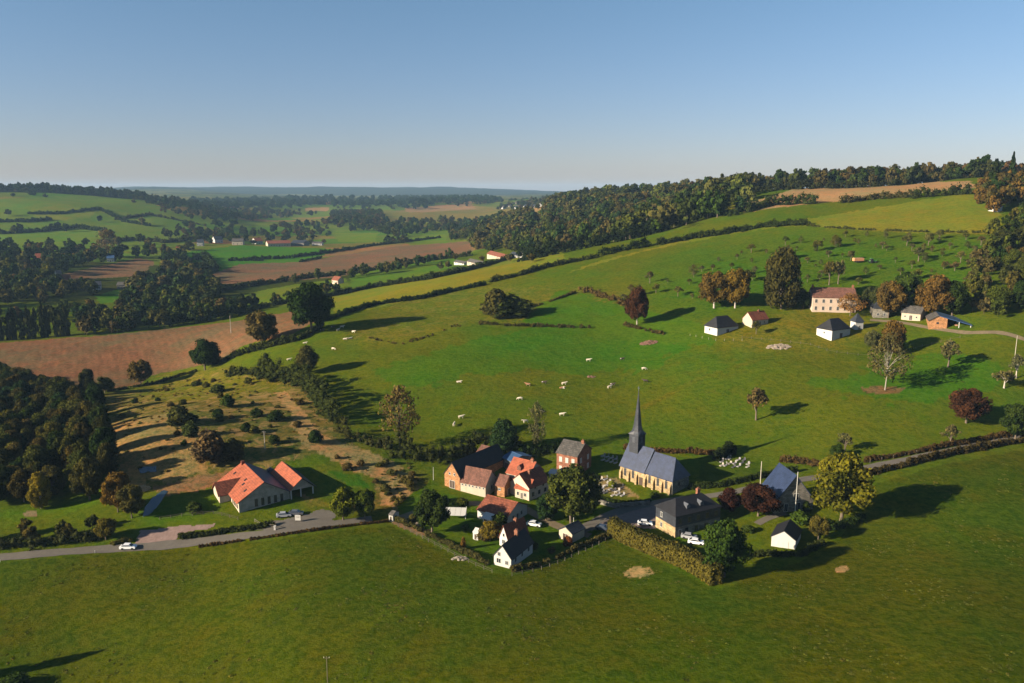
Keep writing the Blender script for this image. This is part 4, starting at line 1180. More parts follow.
# carport of the garden: white sheet roof on posts
p = gp(456, 517); root = link('carport', None, None, tuple(p), R(-4)); tag(root, 'open carport with a white panelled roof behind the dark round garden tree', 'carport')
a = MB()
for i in range(4): a.box(-3.1 + i * 1.56, -3.1 + i * 1.56 + 1.5, -1.6, 1.6, 2.35, 2.45)
o = a.build('roof', m_white, root); o.rotation_euler = (R(24), 0, 0); o.location = (0, 0, -.1)
for sx in (-2.9, 2.9):
    for sy in (-1.2, 1.2): k = MB(); k.box(-.08, .08, -.08, .08, -.3, 2.35 + sy * .4); k.build('post', m_frame, root, (sx, sy, 0))
# stack of planks, rubble and table by the gardens
def pile(px, py, n, w, label, m, name='rubble_pile', cat='rubble', size=.5, flat=.4):
    n = int(n * 1.6)
    p = gp(px, py); g = np.random.default_rng(int(px * 3 + py)); b = MB()
    for i in range(n):
        a_ = g.uniform(0, 6.28); r_ = w / 2 * math.sqrt(g.random()); s_ = size * g.uniform(.4, 1)
        cx, cy = r_ * math.cos(a_), r_ * math.sin(a_) * .6; cz = float(H(p[0] + cx, p[1] + cy)) - p[2] + flat * (1 - r_ / (w / 2)) * g.uniform(.2, 1)
        v, f = ICO1; b.add(v * np.array([s_, s_ * .8, s_ * .6]) * g.uniform(.7, 1.2, (len(v), 1)) + np.array([cx, cy, cz]), [tuple(q) for q in f])
    o = b.build(name, m, None, tuple(p)); return tag(o, label, cat)
m_rubble = simple("pale_rubble", (.32, .26, .20), .95, .3, 2, .3)
m_earth = simple("bare_earth", (.22, .12, .085), .95, .3, 2, .3)
pile(418, 524, 26, 5, 'heap of pale garden clutter left of the dark round garden tree', m_rubble, name='clutter_heap', cat='heap')
pile(648.6, 343, 70, 8, 'heap of reddish earth and stones in the upper pasture', m_earth, cat='rubble', size=.8, flat=1.2)
pile(779, 347, 60, 10, 'long low ruined stone footing below the farm, with pale stones', m_rubble, name='stone_ruin', cat='ruin', size=1.0, flat=.8)
pile(460, 559, 20, 4, 'low stack of planks at the bend of the garden hedge', m_rail, name='plank_stack', cat='stack', size=.7, flat=.6)
pile(591, 377, 22, 3.5, 'small brown rock heap among the cows', m_earth, name='rock_heap', cat='rocks', size=.6, flat=.5)
pile(140, 489, 30, 6, 'sandy spoil heap between the two stretches of water', simple("sand_spoil", (.5, .32, .15), .95, .25, 2, .3), name='spoil_heap', cat='heap', size=.9, flat=.9)

# ------------------------------------------------------------ slate-hung house on the square
p_ = gp(675, 538); W = 8.6; L = 15.5; t = R(27)
x, y = p_[:2] + np.array([math.cos(t), math.sin(t)]) * L / 2 + np.array([-math.sin(t), math.cos(t)]) * W / 2; z = p_[2]
root = link('town_hall', None, None, (x, y, z), t); tag(root, 'big two-storey house with hipped black roof and slate-hung upper end wall beside the square', 'house')
a = MB(); a.box(-L / 2, L / 2, -W / 2, W / 2, -2.5, 3.0); a.build('ground_floor_wall', m_greystone, root)  # front darkened to grey for its shade as well as its timbering
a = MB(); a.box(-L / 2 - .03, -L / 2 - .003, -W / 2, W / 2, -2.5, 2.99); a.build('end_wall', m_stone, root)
a = MB(); a.box(-L / 2 - .06, L / 2 + .06, -W / 2 - .06, W / 2 + .06, 3.0, 6.2); a.build('slate_hung_wall', m_slate, root)
rf = roof_mesh(L, W, 6.2, 3.0, 'x', 'hip', .4, hipin=3.2).build('roof', m_darkslate, root)
for cx in (.55,):
    k = MB(); k.box(-.5, .5, -.4, .4, 0, 2.4); k.box(-.58, .58, -.48, .48, 2.0, 2.2); k.cyl((-.2, 0, 2.4), (-.2, 0, 2.75), .14, .12); k.cyl((.2, 0, 2.4), (.2, 0, 2.75), .14, .12)
    k.build('chimney', m_redbrick, rf, (L / 2 * cx, 1.2, 7.8))
for xx in (-.35, .25):
    d = MB(); d.prism([(-.6, 0), (.6, 0), (.6, .8), (0, 1.3), (-.6, .8)], 'y', -.9, 1.4); d.build('dormer', m_lead, rf, (xx * L / 2, -W / 4 - .3, 7.2))
for f_, u, zz, w, h in row('f', 5, 3.7, 1.1, 1.6, .1, .9) + row('f', 4, .7, 1.1, 1.6, .25, .9) + [('l', .3, 3.8, .9, 1.5), ('l', .3, .9, .9, 1.4)]:
    opening(root, L, W, f_, u * (L if f_ == 'f' else W), zz, w, h, m_glass, m_darkframe if f_ == 'f' else m_frame, ins=-.06 if zz > 3 else (-.03 if f_ == 'l' else 0))  # front frames darker than the end ones: shade put into the colour
opening(root, L, W, 'f', L * .1, 0, 1.1, 2.2, m_timber, m_frame, name='door')

# ------------------------------------------------------------ slate house with the tall pointed gable, and its garage
r, L, W, rf = house('pointed_gable_house', 'modern slate house with one tall pointed gable and glazed front beside the yellow-green tree', 'house', (774, 514), (798, 514), 9.5, 3.6, 7.4, 'y', wall=m_greystone, roof=m_slateblue,
      wins=[('f', .30, .3, 1.2, 2.4), ('f', .6, .3, 1.6, 2.6), ('f', .55, 3.6, 1.6, 2.0), ('r', .3, .4, 1.2, 1.6), ('r', .7, .4, 1.2, 1.6)], doors=[('f', .85, 0, .9, 2.1)], ov=.9, Lfix=11.5, th=8)
r, L, W, rf = house('garage', 'low white garage with black roof on the lawn in front of the pointed slate house', 'garage', (771, 546), (795, 549.5), 8, 2.6, 2.0, 'y', wall=m_white, roof=m_darkslate, ov=.3, doors=[('f', .5, -.1, 2.6, 2.1, m_white)])

# ------------------------------------------------------------ big hall with orange roofs
x, y, z, t, _L = place_front((239, 512), (289, 508), 10)
t = R(34)
p0 = gp(239.5, 513); 
root = link('village_hall', None, None, (p0[0], p0[1], p0[2]), t); tag(root, 'large boarded hall with twin orange roofs standing by itself beside the left road', 'hall')
# local frame: origin at the near left corner, x along the gable front, y back
Wm, Dm, he, hr = 15.0, 21.0, 3.4, 4.5
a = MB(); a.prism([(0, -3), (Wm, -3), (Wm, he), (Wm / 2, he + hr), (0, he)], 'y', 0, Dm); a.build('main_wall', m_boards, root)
a = MB(); a.box(-.06, -.003, 0, Dm, -3, he - .25); a.build('side_wall', m_cream, root)
def slope(name, x0, z0, x1, z1, y0, y1, m, par, th=.22):
    b = MB(); v = [(x0, y0, z0), (x1, y0, z1), (x1, y1, z1), (x0, y1, z0)]; v2 = [(p, q, k + th) for p, q, k in v]
    b.add(v + v2, [(0, 1, 2, 3), (7, 6, 5, 4), (0, 4, 5, 1), (3, 2, 6, 7), (0, 3, 7, 4), (1, 5, 6, 2)]); return b.build(name, m, par)
k = hr / (Wm / 2)
rl = slope('orange_roof', -.7, he - .7 * k, Wm / 2, he + hr, -.5, Dm + .4, m_tile, root)
slope('sheet_roof', Wm / 2 + .003, he + hr, Wm + .2, he - .2 * k, -.5, Dm + .4, m_slateblue, root)
for yy, u in ((3, .35), (7.5, .45), (9, .6), (18, .5)):
    b = MB(); b.box(-.5, .5, -.45, .45, 0, .12); o = b.build('skylight', m_darkslate, rl, (u * Wm / 2 + .2, yy, he + hr * u + .3)); o.rotation_euler = (0, -math.atan(k), 0)
# cross gable on the lit side
b = MB(); b.prism([(9.0, -3), (16.0, -3), (16.0, he - .1), (12.5, he + 2.6), (9.0, he - .1)], 'x', -3.2, 3); b.build('cross_gable_wall', m_cream, root)
b = MB()
for sg in (-1, 1):
    v = [(-3.7, 12.5 + sg * 4.0, he - .5), (1.5, 12.5 + sg * 4.0, he - .5), (5.0, 12.5, he + 2.65), (-3.7, 12.5, he + 2.65)]; v2 = [(p, q, c + .2) for p, q, c in v]
    b.add(v + v2, [(0, 1, 2, 3), (7, 6, 5, 4), (0, 4, 5, 1), (3, 2, 6, 7), (0, 3, 7, 4), (1, 5, 6, 2)])
b.build('cross_gable_roof', m_oldtile, root)
# second bay with its own gable and open porch
x0 = Wm + .02; Wb = 7.4; hr2 = 3.0; he2 = 3.9; yb = 4.5; D2 = 13.0
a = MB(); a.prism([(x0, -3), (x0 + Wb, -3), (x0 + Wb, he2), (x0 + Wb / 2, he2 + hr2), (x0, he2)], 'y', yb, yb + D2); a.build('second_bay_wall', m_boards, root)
k2 = hr2 / (Wb / 2)
slope('second_orange_roof', x0 - .2, he2 - .2 * k2, x0 + Wb / 2, he2 + hr2, -1.0, yb + D2 + .3, m_tile, root)
slope('second_dark_roof', x0 + Wb / 2 + .003, he2 + hr2, x0 + Wb + .7, he2 - .7 * k2, -1.0, yb + D2 + .3, m_darkslate, root)
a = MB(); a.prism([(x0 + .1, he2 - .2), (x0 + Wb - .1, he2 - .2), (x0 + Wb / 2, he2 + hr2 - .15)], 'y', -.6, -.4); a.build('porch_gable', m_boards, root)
for xx in (x0 + .3, x0 + 3.3, x0 + Wb - .3):
    a = MB(); a.box(xx - .15, xx + .15, -.65, -.35, -3, he2 - .2); a.build('porch_post', m_frame, root)
a = MB(); a.box(x0 + 1, x0 + Wb - 1, yb - .08, yb - .003, 0, 3.4); a.build('glazed_front', m_glass, root)
for i in range(5):
    o = opening(root, 0, 0, 'f', 5.0 + i * 1.9, .9, .9, 2.3, m_glass, m_darkframe, name='window')
for i in range(4):
    o = opening(root, 0, 0, 'l', -1.5 - i * 1.6, 1.0, .9, 1.2, m_glass, m_darkframe, name='window'); o.location.x = -.065
b = MB(); b.box(-.9, .9, -.7, .7, 0, 1.0); b.cyl((0, 0, 1), (0, 0, 1.6), .35, .3, 10); b.build('roof_vent', m_lead, root, (Wm + .2, Dm - 2, he + .4))
b = MB(); b.box(-.5, .5, -.4, .4, 0, 1.4); b.build('chimney', m_oldtile, root, (Wm / 2 - .5, Dm - 1.2, he + hr - .4))

# ------------------------------------------------------------ upper farm
r, L, W, rf = house('manor_house', 'long two-storey pale farmhouse on the hillside with a chimney at each end', 'farmhouse', (812, 312), (856, 313), 11, 7.4, 4.0, wall=m_pinkw, roof=m_browntile,
      wins=row('f', 6, 4.6, 1.2, 1.8, .08, .92) + row('f', 6, 1.0, 1.2, 1.9, .08, .92) + row('r', 2, 4.6, 1.1, 1.6, .3, .7), chim=[(-.93, 0, 2.6), (.93, 0, 2.6)], hipin=2, th=-8)
r, L, W, rf = house('hipped_barn', 'barn with black hipped roof and one white end wall, leftmost of the upper farm', 'barn', (717, 336), (742, 334), 8.5, 3.2, 4.6, style='hip', wall=m_white, roof=m_darkslate, doors=[('f', .5, 0, 1.8, 2.2)],
      wins=[('l', .4, 1.2, 1, 1.2)], ov=.4, hipin=3, th=29, Lfix=13)
r, L, W, rf = house('hillside_cottage', 'small cream cottage with red-brown roof and chimney below the huge dark tree', 'cottage', (752, 328), (768, 323), 6.5, 3.0, 3.2, wall=m_cream, roof=m_oldtile,
      wins=row('f', 2, .9, .9, 1.2, .3, .75), chim=[(.35, 0, 1.9)], doors=[('f', .5, 0, .9, 2)], th=27, Lfix=10)
r, L, W, rf = house('hipped_barn', 'white-ended barn with black hipped roof standing alone below the pale farmhouse', 'barn', (831.5, 341), (853, 336), 8.5, 4.0, 4.4, style='hip', wall=m_white, roof=m_darkslate, doors=[('f', .5, 0, 2, 2.4)], wins=[('l', .5, 2, .8, .9)], hipin=3, th=29, Lfix=12)
r, L, W, rf = house('dovecote', 'small square white dovecote with steep grey pointed roof', 'dovecote', (855, 330), (863, 329), 4.2, 3.6, 3.6, style='hip', wall=m_white, roof=m_slate, doors=[('f', .5, 0, .9, 1.9)])
r, L, W, rf = house('stone_outbuilding', 'grey stone outbuilding with steep hipped slate roof right of the pale farmhouse', 'outbuilding', (873, 318), (889, 318), 9, 4.6, 4.2, style='hip', wall=m_greystone, roof=m_slate, wins=row('f', 2, 1, 1.1, 1.4, .3, .7), hipin=3)
r, L, W, rf = house('long_shed', 'low pale-walled shed with grey roof left of the blue-roofed barn', 'shed', (901, 319.5), (920, 321), 8, 3.6, 2.6, wall=m_cream, roof=m_greyroof, doors=[('f', .5, 0, 1.4, 2.4)], wins=row('f', 2, 1.2, .8, .9, .2, .8), ov=.5)
# open hay barn with blue sheet roof
p = gp(928.5, 329.5); root = link('hay_barn', None, None, tuple(p), R(-22)); tag(root, 'open-sided brick and timber barn with a bright blue sheet roof, rightmost of the upper farm', 'barn')
a = MB(); a.prism([(0, -2), (7.2, -2), (7.2, 5.3), (3.6, 6.4), (0, 4.2)], 'y', 0, 14); a.build('wall', m_brick, root)
rf = slope('lit_roof', -.5, 3.9, 3.6, 6.42, -.5, 14.4, m_greyroof, root)
slope('blue_roof', 3.603, 6.42, 17.0, 2.9, -.9, 14.4, m_metal, root)
a = MB(); a.box(7.3, 16.5, 13.6, 13.8, -2, 2.9); a.build('back_wall', m_timber, root)
for xx in (11.8, 16.4): 
    for yy in (-.5, 6, 13.0): a = MB(); a.box(xx - .14, xx + .14, yy - .14, yy + .14, -2, 4.2 if xx < 12 else 2.8); a.build('post', m_frame, root)
opening(root, 0, 0, 'f', 3.4, 2.6, 1, 1, m_glass, m_darkframe)
a = MB()
for i in range(6): a.box(8 + i * 1.3, 9.1 + i * 1.3, 2 + (i % 2) * .4, 4, -1, .9 + (i % 3) * .8)
o = a.build('straw_stack', simple("straw", (.38, .20, .12), .95, .25, 2, .2), None, tuple(p), R(-22)); tag(o, 'stacked reddish bales under the blue sheet roof', 'bales')
# tractor and trailer in the orchard
p = gp(872, 263); tr = link('tractor', None, None, tuple(p), R(8)); tag(tr, 'green tractor pulling a load through the orchard above the farm', 'tractor')
gm = carpaint("green_paint", (.05, .20, .04))
a = MB(); a.box(.2, 2.6, -.5, .5, .9, 1.7); a.box(-1.2, .2, -.75, .75, .8, 1.5); a.box(-1.5, -.2, -.95, .95, 1.3, 1.5); a.build('body', gm, tr)
a = MB(); a.box(-1.1, .3, -.7, .7, 1.5, 2.6); a.build('cab', m_glass, tr); a = MB(); a.box(-1.2, .4, -.8, .8, 2.6, 2.75); a.build('cab_roof', gm, tr)
for sx, rr in ((-.8, .9), (2.0, .6)):
    for s in (-1, 1): b = MB(); b.cyl((0, -.22, 0), (0, .22, 0), rr, rr, 16); b.build('wheel', m_rubber, tr, (sx, s * .95, rr))
p = gp(858, 262.5); tl = link('farm_trailer', None, None, tuple(p), R(8)); tag(tl, 'boxy orange-brown trailer hitched behind the green tractor', 'trailer')
a = MB(); a.box(-3, 3, -1.15, 1.15, 1.0, 1.2); a.box(-3, 3, -1.15, -1.05, 1.2, 2.5); a.box(-3, 3, 1.05, 1.15, 1.2, 2.5); a.box(-3, -2.9, -1.04, 1.04, 1.2, 2.5); a.box(2.9, 3, -1.04, 1.04, 1.2, 2.5)
a.box(3, 4.6, -.08, .08, .9, 1.02); a.build('body', simple("orange_brown_paint", (.62, .28, .14), .6, .15, 2, .1), tl)
a = MB(); a.box(-2.8, 2.8, -1.0, 1.0, 1.2, 2.7); a.build('load', simple("apple_load", (.55, .36, .2), .9, .3, 4, .3), tl)
for sx in (-1.2, .2):
    for s in (-1, 1): b = MB(); b.cyl((0, -.18, 0), (0, .18, 0), .5, .5, 14); b.build('wheel', m_rubber, tl, (sx, s * 1.0, .5))
house('white_hut', 'tiny white hut alone at the top right end of the long light field', 'hut', (988, 211), (998, 212), 4, 3.4, .8, wall=m_white, roof=m_white, wins=row('f', 2, 1.2, .9, .9, .3, .7))

# ------------------------------------------------------------ houses in the valley and beyond
VALLEY = [
    # px0, px1, py, depth, he, hr, wall, roof, label
    (268, 291, 246.5, 22, 5, 4, m_cream, m_oldtile, 'very long farm building with red roof across the end of the bright green valley field'),
    (291, 304, 246, 20, 5, 4, m_greystone, m_slate, 'dark roofed barn at the right end of the very long red-roofed valley building'),
    (256, 263, 244, 16, 5, 5, m_white, m_tile, 'pale house with bright roof just left of the very long valley farm building'),
    (232, 243, 245, 16, 6, 4, m_cream, m_greyroof, 'cream valley house left of the field edge, grey roof'),
    (215, 223, 243, 14, 6, 5, m_white, m_slate, 'valley house with pale gable left of the bright green valley field'),
    (197, 203, 246, 14, 6, 4, m_white, m_slate, 'small white valley house among the trees at the corner of the bright green field'),
    (312, 322, 245.5, 12, 4, 2, m_white, m_greyroof, 'low white valley shed right of the very long farm building'),
    (177, 184, 254, 11, 5, 5, m_cream, m_tile, 'valley house with orange gable at the left tip of the bright green field'),
    (227, 238, 211, 22, 7, 5, m_cream, m_oldtile, 'lone cream farm with red roof on the far wooded slope, left of centre'),
    (61, 70, 286, 9, 6, 5, m_pinkw, m_oldtile, 'pink-walled house with tall gable in the left valley'),
    (76, 90, 289, 9, 4.5, 3.5, m_greystone, m_slate, 'grey house with long slate roof right of the pink-walled valley house'),
    (90, 101, 290, 9, 4.5, 3.5, m_white, m_slate, 'white-walled house with slate roof near the little green lawn in the left valley'),
    (117, 130, 289, 10, 4, 2.5, m_greystone, m_greyroof, 'low grey shed at the foot of the brown strip in the left valley'),
    (36, 41, 262, 12, 5, 5, m_white, m_tile, 'small house with red roof at far left behind the valley trees'),
    (107, 114, 262, 12, 5, 3, m_white, m_metal, 'small house with bluish roof beside the purple-brown strip'),
    (57, 62, 277, 9, 4, 3, m_white, m_slate, 'tiny white house front in the shade of the left valley trees'),
    (454, 464, 265, 6, 2.6, 1.6, m_white, m_greyroof, 'low white shed, leftmost of the hamlet below the middle woods'),
    (467, 480, 265.5, 7, 3.0, 2.2, m_cream, m_greyroof, 'low cream house of the hamlet below the middle woods'),
    (487, 506, 259, 8, 3.2, 2.8, m_cream, m_oldtile, 'long red-roofed house of the hamlet below the middle woods'),
    (510, 518, 258, 6, 3.2, 2.2, m_white, m_slate, 'white house of the hamlet below the middle woods with slate roof'),
    (519, 526, 258, 6, 3.0, 2.0, m_white, m_greyroof, 'small white house, rightmost of the hamlet below the middle woods'),
    (332, 338, 284, 7, 4, 3, m_pinkw, m_oldtile, 'small pinkish house among the hedgerow trees of the middle valley'),
    (470, 484, 230, 12, 3, 2, m_white, m_greyroof, 'pale shed on the edge of the middle woods'),
    (700, 708, 205, 8, 4, 3, m_white, m_greyroof, 'small house where the woods meet the light strip on the ridge'),
]
for px0, px1, py, dp, he, hr, wm, rm, lb in VALLEY:
    house('house' if 'shed' not in lb and 'barn' not in lb else 'shed', lb, 'house' if 'shed' not in lb and 'barn' not in lb else 'shed', (px0, py), (px1, py), dp, he, hr, wall=wm, roof=rm, ov=.5,
          wins=row('f', max(2, int((px1 - px0) / 3)), 1.2, 1.3, 1.6, .15, .85), doors=[('f', .5, 0, 1.2, 2.2)])
far_lab = ['white', 'cream', 'grey']
fv = [(513, 209), (517, 206), (522, 208), (527, 205), (531, 208), (536, 207), (541, 205), (515, 204), (524, 203), (545, 207), (534, 203), (143, 199), (150, 200), (157, 199), (172, 202), (500, 209), (506, 207)]
for i, (px, py) in enumerate(fv):
    lt = px < 200
    house('house', 'white house of the scattered row under the far left ridge wood' if lt else 'pale house of the far village on the wooded slope at centre', 'house', (px, py), (px + 4, py), 10, 5, 4,
          wall=[m_white, m_cream, m_white][i % 3], roof=[m_slate, m_greyroof][i % 2], group='houses under the far left ridge wood' if lt else 'houses of the far village at centre', wins=row('f', 2, 1.5, 1.2, 1.4, .3, .7), Lfix=13)

# ------------------------------------------------------------ vehicles
car(128.5, 549, 'white car driving on the road at the far left', (.72, .74, .76), 'white_paint', 3)
car(645, 525, 'white car parked on the square left of the slate-hung house', (.78, .78, .77), 'white_paint', -8)
car(603, 530, 'dark car stopped at the hedge end on the village road', (.03, .04, .06), 'dark_paint', -25)
car(696, 544, 'white car parked in the shade in front of the slate-hung house', (.7, .72, .75), 'white_paint', -18)
car(689, 538.5, 'silver car between the slate-hung house door and the white car', (.3, .31, .33), 'silver_paint', -18)
car(284, 517, 'silver car parked in front of the boarded hall, left one', (.35, .37, .40), 'silver_paint', 12)
car(296, 515, 'dark grey car parked in front of the hall porch', (.08, .085, .10), 'grey_paint', 5)
car(534, 526, 'pale car parked in the shade behind the small steep-roofed house', (.6, .62, .62), 'pale_paint', -20)
car(427, 515.5, 'black car under the trees at the left end of the gardens', (.03, .03, .03), 'black_paint', 30)
# sign board, gate and lamp bits by the hall road
p = gp(298, 522); root = link('notice_board', None, None, tuple(p), R(-4)); tag(root, 'white notice board on posts in front of the hall cars', 'notice board')
a = MB(); a.box(-.8, .8, -.05, .05, .5, 2.1); a.build('panel', m_white, root)
a = MB(); a.box(-.5, .5, -.065, -.053, 1.45, 1.6); a.build('text_strip', m_darkframe, root)
for s in (-.85, .85): a = MB(); a.box(s - .05, s + .05, -.05, .05, -.3, 2.15); a.build('post', m_fencewood, root)
a = MB(); a.box(-.25, .25, -.25, .25, -.2, 1.1); a.box(-.32, .32, -.32, .32, 1.1, 1.25); tag(a.build('gate_pillar', m_white, None, tuple(gp(275, 530))), 'single short white pillar beside the road below the hall', 'pillar')

# ------------------------------------------------------------ churchyard
mt = [simple("grave_granite", (.30, .29, .29), .6, .2, 3, .1), simple("grave_limestone", (.40, .37, .32), .85, .2, 3, .1), simple("grave_dark", (.07, .07, .08), .4, .2, 3, .05)]
def grave(px, py, kind, m, label, group):
    p = gp(px, py); rz = R(-47 + random.uniform(-5, 5)); root = link('gravestone', None, None, tuple(p), rz); tag(root, label, 'grave', group)
    a = MB(); a.box(-.45, .45, -1.0, 1.0, -.2, .22); a.build('slab', m, root)
    a = MB()
    if kind == 0: a.prism([(-.4, .2), (.4, .2), (.4, .95), (.25, 1.15), (-.25, 1.15), (-.4, .95)], 'y', .82, .97)
    elif kind == 1: a.box(-.09, .09, .82, .98, .2, 1.6); a.box(-.42, .42, .84, .96, 1.05, 1.22)
    else: a.prism([(-.45, .2), (.45, .2), (.45, .75), (0, 1.05), (-.45, .75)], 'y', .8, .98); 
    a.build('headstone', m, root); root.scale = (.85, .85, .85)
g_ = np.random.default_rng(11)
lw = [(597 + i * 4.2 + g_.uniform(-1, 1), 479 + j * 4.3 + i * .7 + g_.uniform(-1, 1)) for j in range(4) for i in range(7) if not (j == 0 and i > 4) and (i * 3 + j) % 4]
for i, (a_, b_) in enumerate(lw): grave(a_, b_, i % 3, mt[[1, 0, 0, 2][i % 4]], 'grave in the gravelled churchyard before the lit church wall', 'graves before the lit church wall')
ur = [(722 + i * 4.2 + g_.uniform(-1, 1), 459 + j * 3.4 + i * .25 + g_.uniform(-.7, .7)) for j in range(3) for i in range(7) if (i + j * 2) % 3]
for i, (a_, b_) in enumerate(ur): grave(a_, b_, i % 3, mt[[0, 1, 0, 2][i % 4]], 'grave on the grass right of the church, towards the pasture', 'graves right of the church')
ul = [(603 + i * 4.2, 456 + j * 4 + i * 1.0) for j in range(2) for i in range(4)]
for i, (a_, b_) in enumerate(ul): grave(a_, b_, i % 3, mt[[1, 0][i % 2]], 'grave in the shade behind the church tower, by the brick house', 'graves behind the church tower')
def wall_line(pts, h, w, m, label, name='wall'):
    c = gline(pts, 3); o0 = np.array([*c[0], float(H(*c[0]))]); mb = MB()
    for i in range(len(c) - 1):
        a_, b_ = c[i], c[i + 1]; d = b_ - a_; ln = np.linalg.norm(d)
        if ln < 1e-6: continue
        nn = np.array([-d[1], d[0]]) / ln * w / 2
        za, zb = float(H(*a_)), float(H(*b_))
        v = [(*(a_ + nn), za - .5), (*(b_ + nn), zb - .5), (*(b_ - nn), zb - .5), (*(a_ - nn), za - .5), (*(a_ + nn), za + h), (*(b_ + nn), zb + h), (*(b_ - nn), zb + h), (*(a_ - nn), za + h)]
        v = [tuple(np.array(q) - o0) for q in v]; mb.add(v, [(0, 3, 2, 1), (4, 5, 6, 7), (0, 1, 5, 4), (2, 3, 7, 6)] + ([(3, 0, 4, 7)] if i == 0 else []) + ([(1, 2, 6, 5)] if i == len(c) - 2 else []))
    return tag(mb.build(name, m, None, tuple(o0)), label, 'wall')
wall_line([(592, 497), (600, 504), (615, 508), (650, 505)], 1.4, .4, m_greystone, 'stone retaining wall of the churchyard along the square')
wall_line([(594, 476), (588, 486), (592, 497)], 1.0, .4, m_greystone, 'short stone churchyard wall on the side of the big round tree')

# ------------------------------------------------------------ poles and posts
pole(265, 449, 18, 'pale pole standing in the scrub above the hall', m_pale, arm=True, r=.14)
pole(760, 489, 28, 'left of the two pale poles by the road near the pointed slate house', m_pale, r=.16, arm=False)
pole(777, 493, 27, 'right of the two pale poles by the road, nearest the pointed slate house', m_pale, r=.14, arm=False)
pole(795, 515, 44, 'tall white pole in front of the pointed slate gable', m_frame, r=.13, arm=False, name='flagpole')
pole(328, 690, 36, 'thin dark pole in the foreground field cut by the bottom edge', m_bark, r=.09, arm=True)
pole(433.5, 480, 13, 'white post on the lawn left of the brick barn gable', m_frame, r=.1, arm=False, name='post')
pole(573.5, 528, 11, 'white post at the edge of the square by the little garage', m_frame, r=.1, arm=False, name='post')
pole(735, 556, 16, 'thin post by the round tree at the hedge corner', m_frame, r=.07, arm=False, name='post')
pole(231, 333, 17, 'thin pale pole at the upper edge of the ploughed field', m_pale, r=.2, arm=True)
pole(210, 320, 14, 'thin pole near the trees behind the ploughed field', m_pale, r=.2, arm=True)
pole(1014, 364, 28, 'pale pole by the farm track at the right edge', m_pale, r=.14, arm=False)

# ------------------------------------------------------------ cows
CW = [(289, 361, 'white', 'standing', 20, 'white cow nearest the long hedge of the scrubland'), (305, 343.5, 'white', 'lying', 10, 'white cow lying left of the upper left herd'),
      (333.5, 350, 'white', 'grazing', -20, 'white cow grazing lowest of the upper left herd'), (338, 331, 'white', 'standing', 60, 'white cow close under the big dark oak'),
      (342, 328, 'white', 'standing', 10, 'pale cow topmost of the upper left herd'), (345, 339.5, 'white', 'lying', 0, 'white cow, left of the pair in the upper left herd'),
      (350, 338.8, 'white', 'lying', 30, 'white cow, right of the pair in the upper left herd'), (353.5, 333, 'white', 'standing', -30, 'white cow at the right end of the upper left herd'),
      (322, 331.5, 'dark', 'standing', 0, 'dark cow in the shade of the hedge left of the upper left herd'), (333, 328.5, 'dark', 'standing', 20, 'dark cow between the hedge shadow and the herd'),
      (459, 382.5, 'white', 'lying', 0, 'white cow alone high in the left part of the big pasture'), (461, 418.5, 'white', 'standing', 15, 'white cow above the hedge left of the farmstead'),
      (454, 426, 'white', 'standing', 80, 'white cow seen end on near the hedge left of the farmstead'), (588.5, 361.5, 'white', 'standing', 0, 'large white cow side on, highest in the middle of the pasture'),
      (622, 360.5, 'dark', 'standing', 15, 'black and white cow highest above the church spire'), (644, 370, 'white', 'grazing', 0, 'pale cow right of the spire tip, above another dark one'),
      (645.5, 382.5, 'dark', 'standing', 170, 'dark cow just right above the spire tip'), (528, 386, 'brown', 'standing', 170, 'brown and white cow, left end of the middle row'),
      (544, 384, 'dark', 'standing', 0, 'dark cow second in the middle row'), (564, 385, 'white', 'standing', 10, 'pale cow third in the middle row'),
      (562, 388.5, 'brown', 'lying', 0, 'brown cow lying just below the third cow of the middle row'), (609.5, 388.5, 'white', 'standing', 30, 'white cow left of the spire tip'),
      (612.5, 386, 'dark', 'standing', 0, 'dark cow close behind the white one left of the spire tip'), (520, 400, 'white', 'grazing', 180, 'white cow grazing alone above the thin bare tree'),
      (562, 416, 'white', 'standing', 0, 'white cow above the brick house'), (525.5, 423, 'white', 'standing', 200, 'white cow beside the thin bare tree'), (542, 412, 'white', 'lying', 200, 'pale cow lying right of the thin bare tree crown')]
for c_ in CW: cow(*c_)

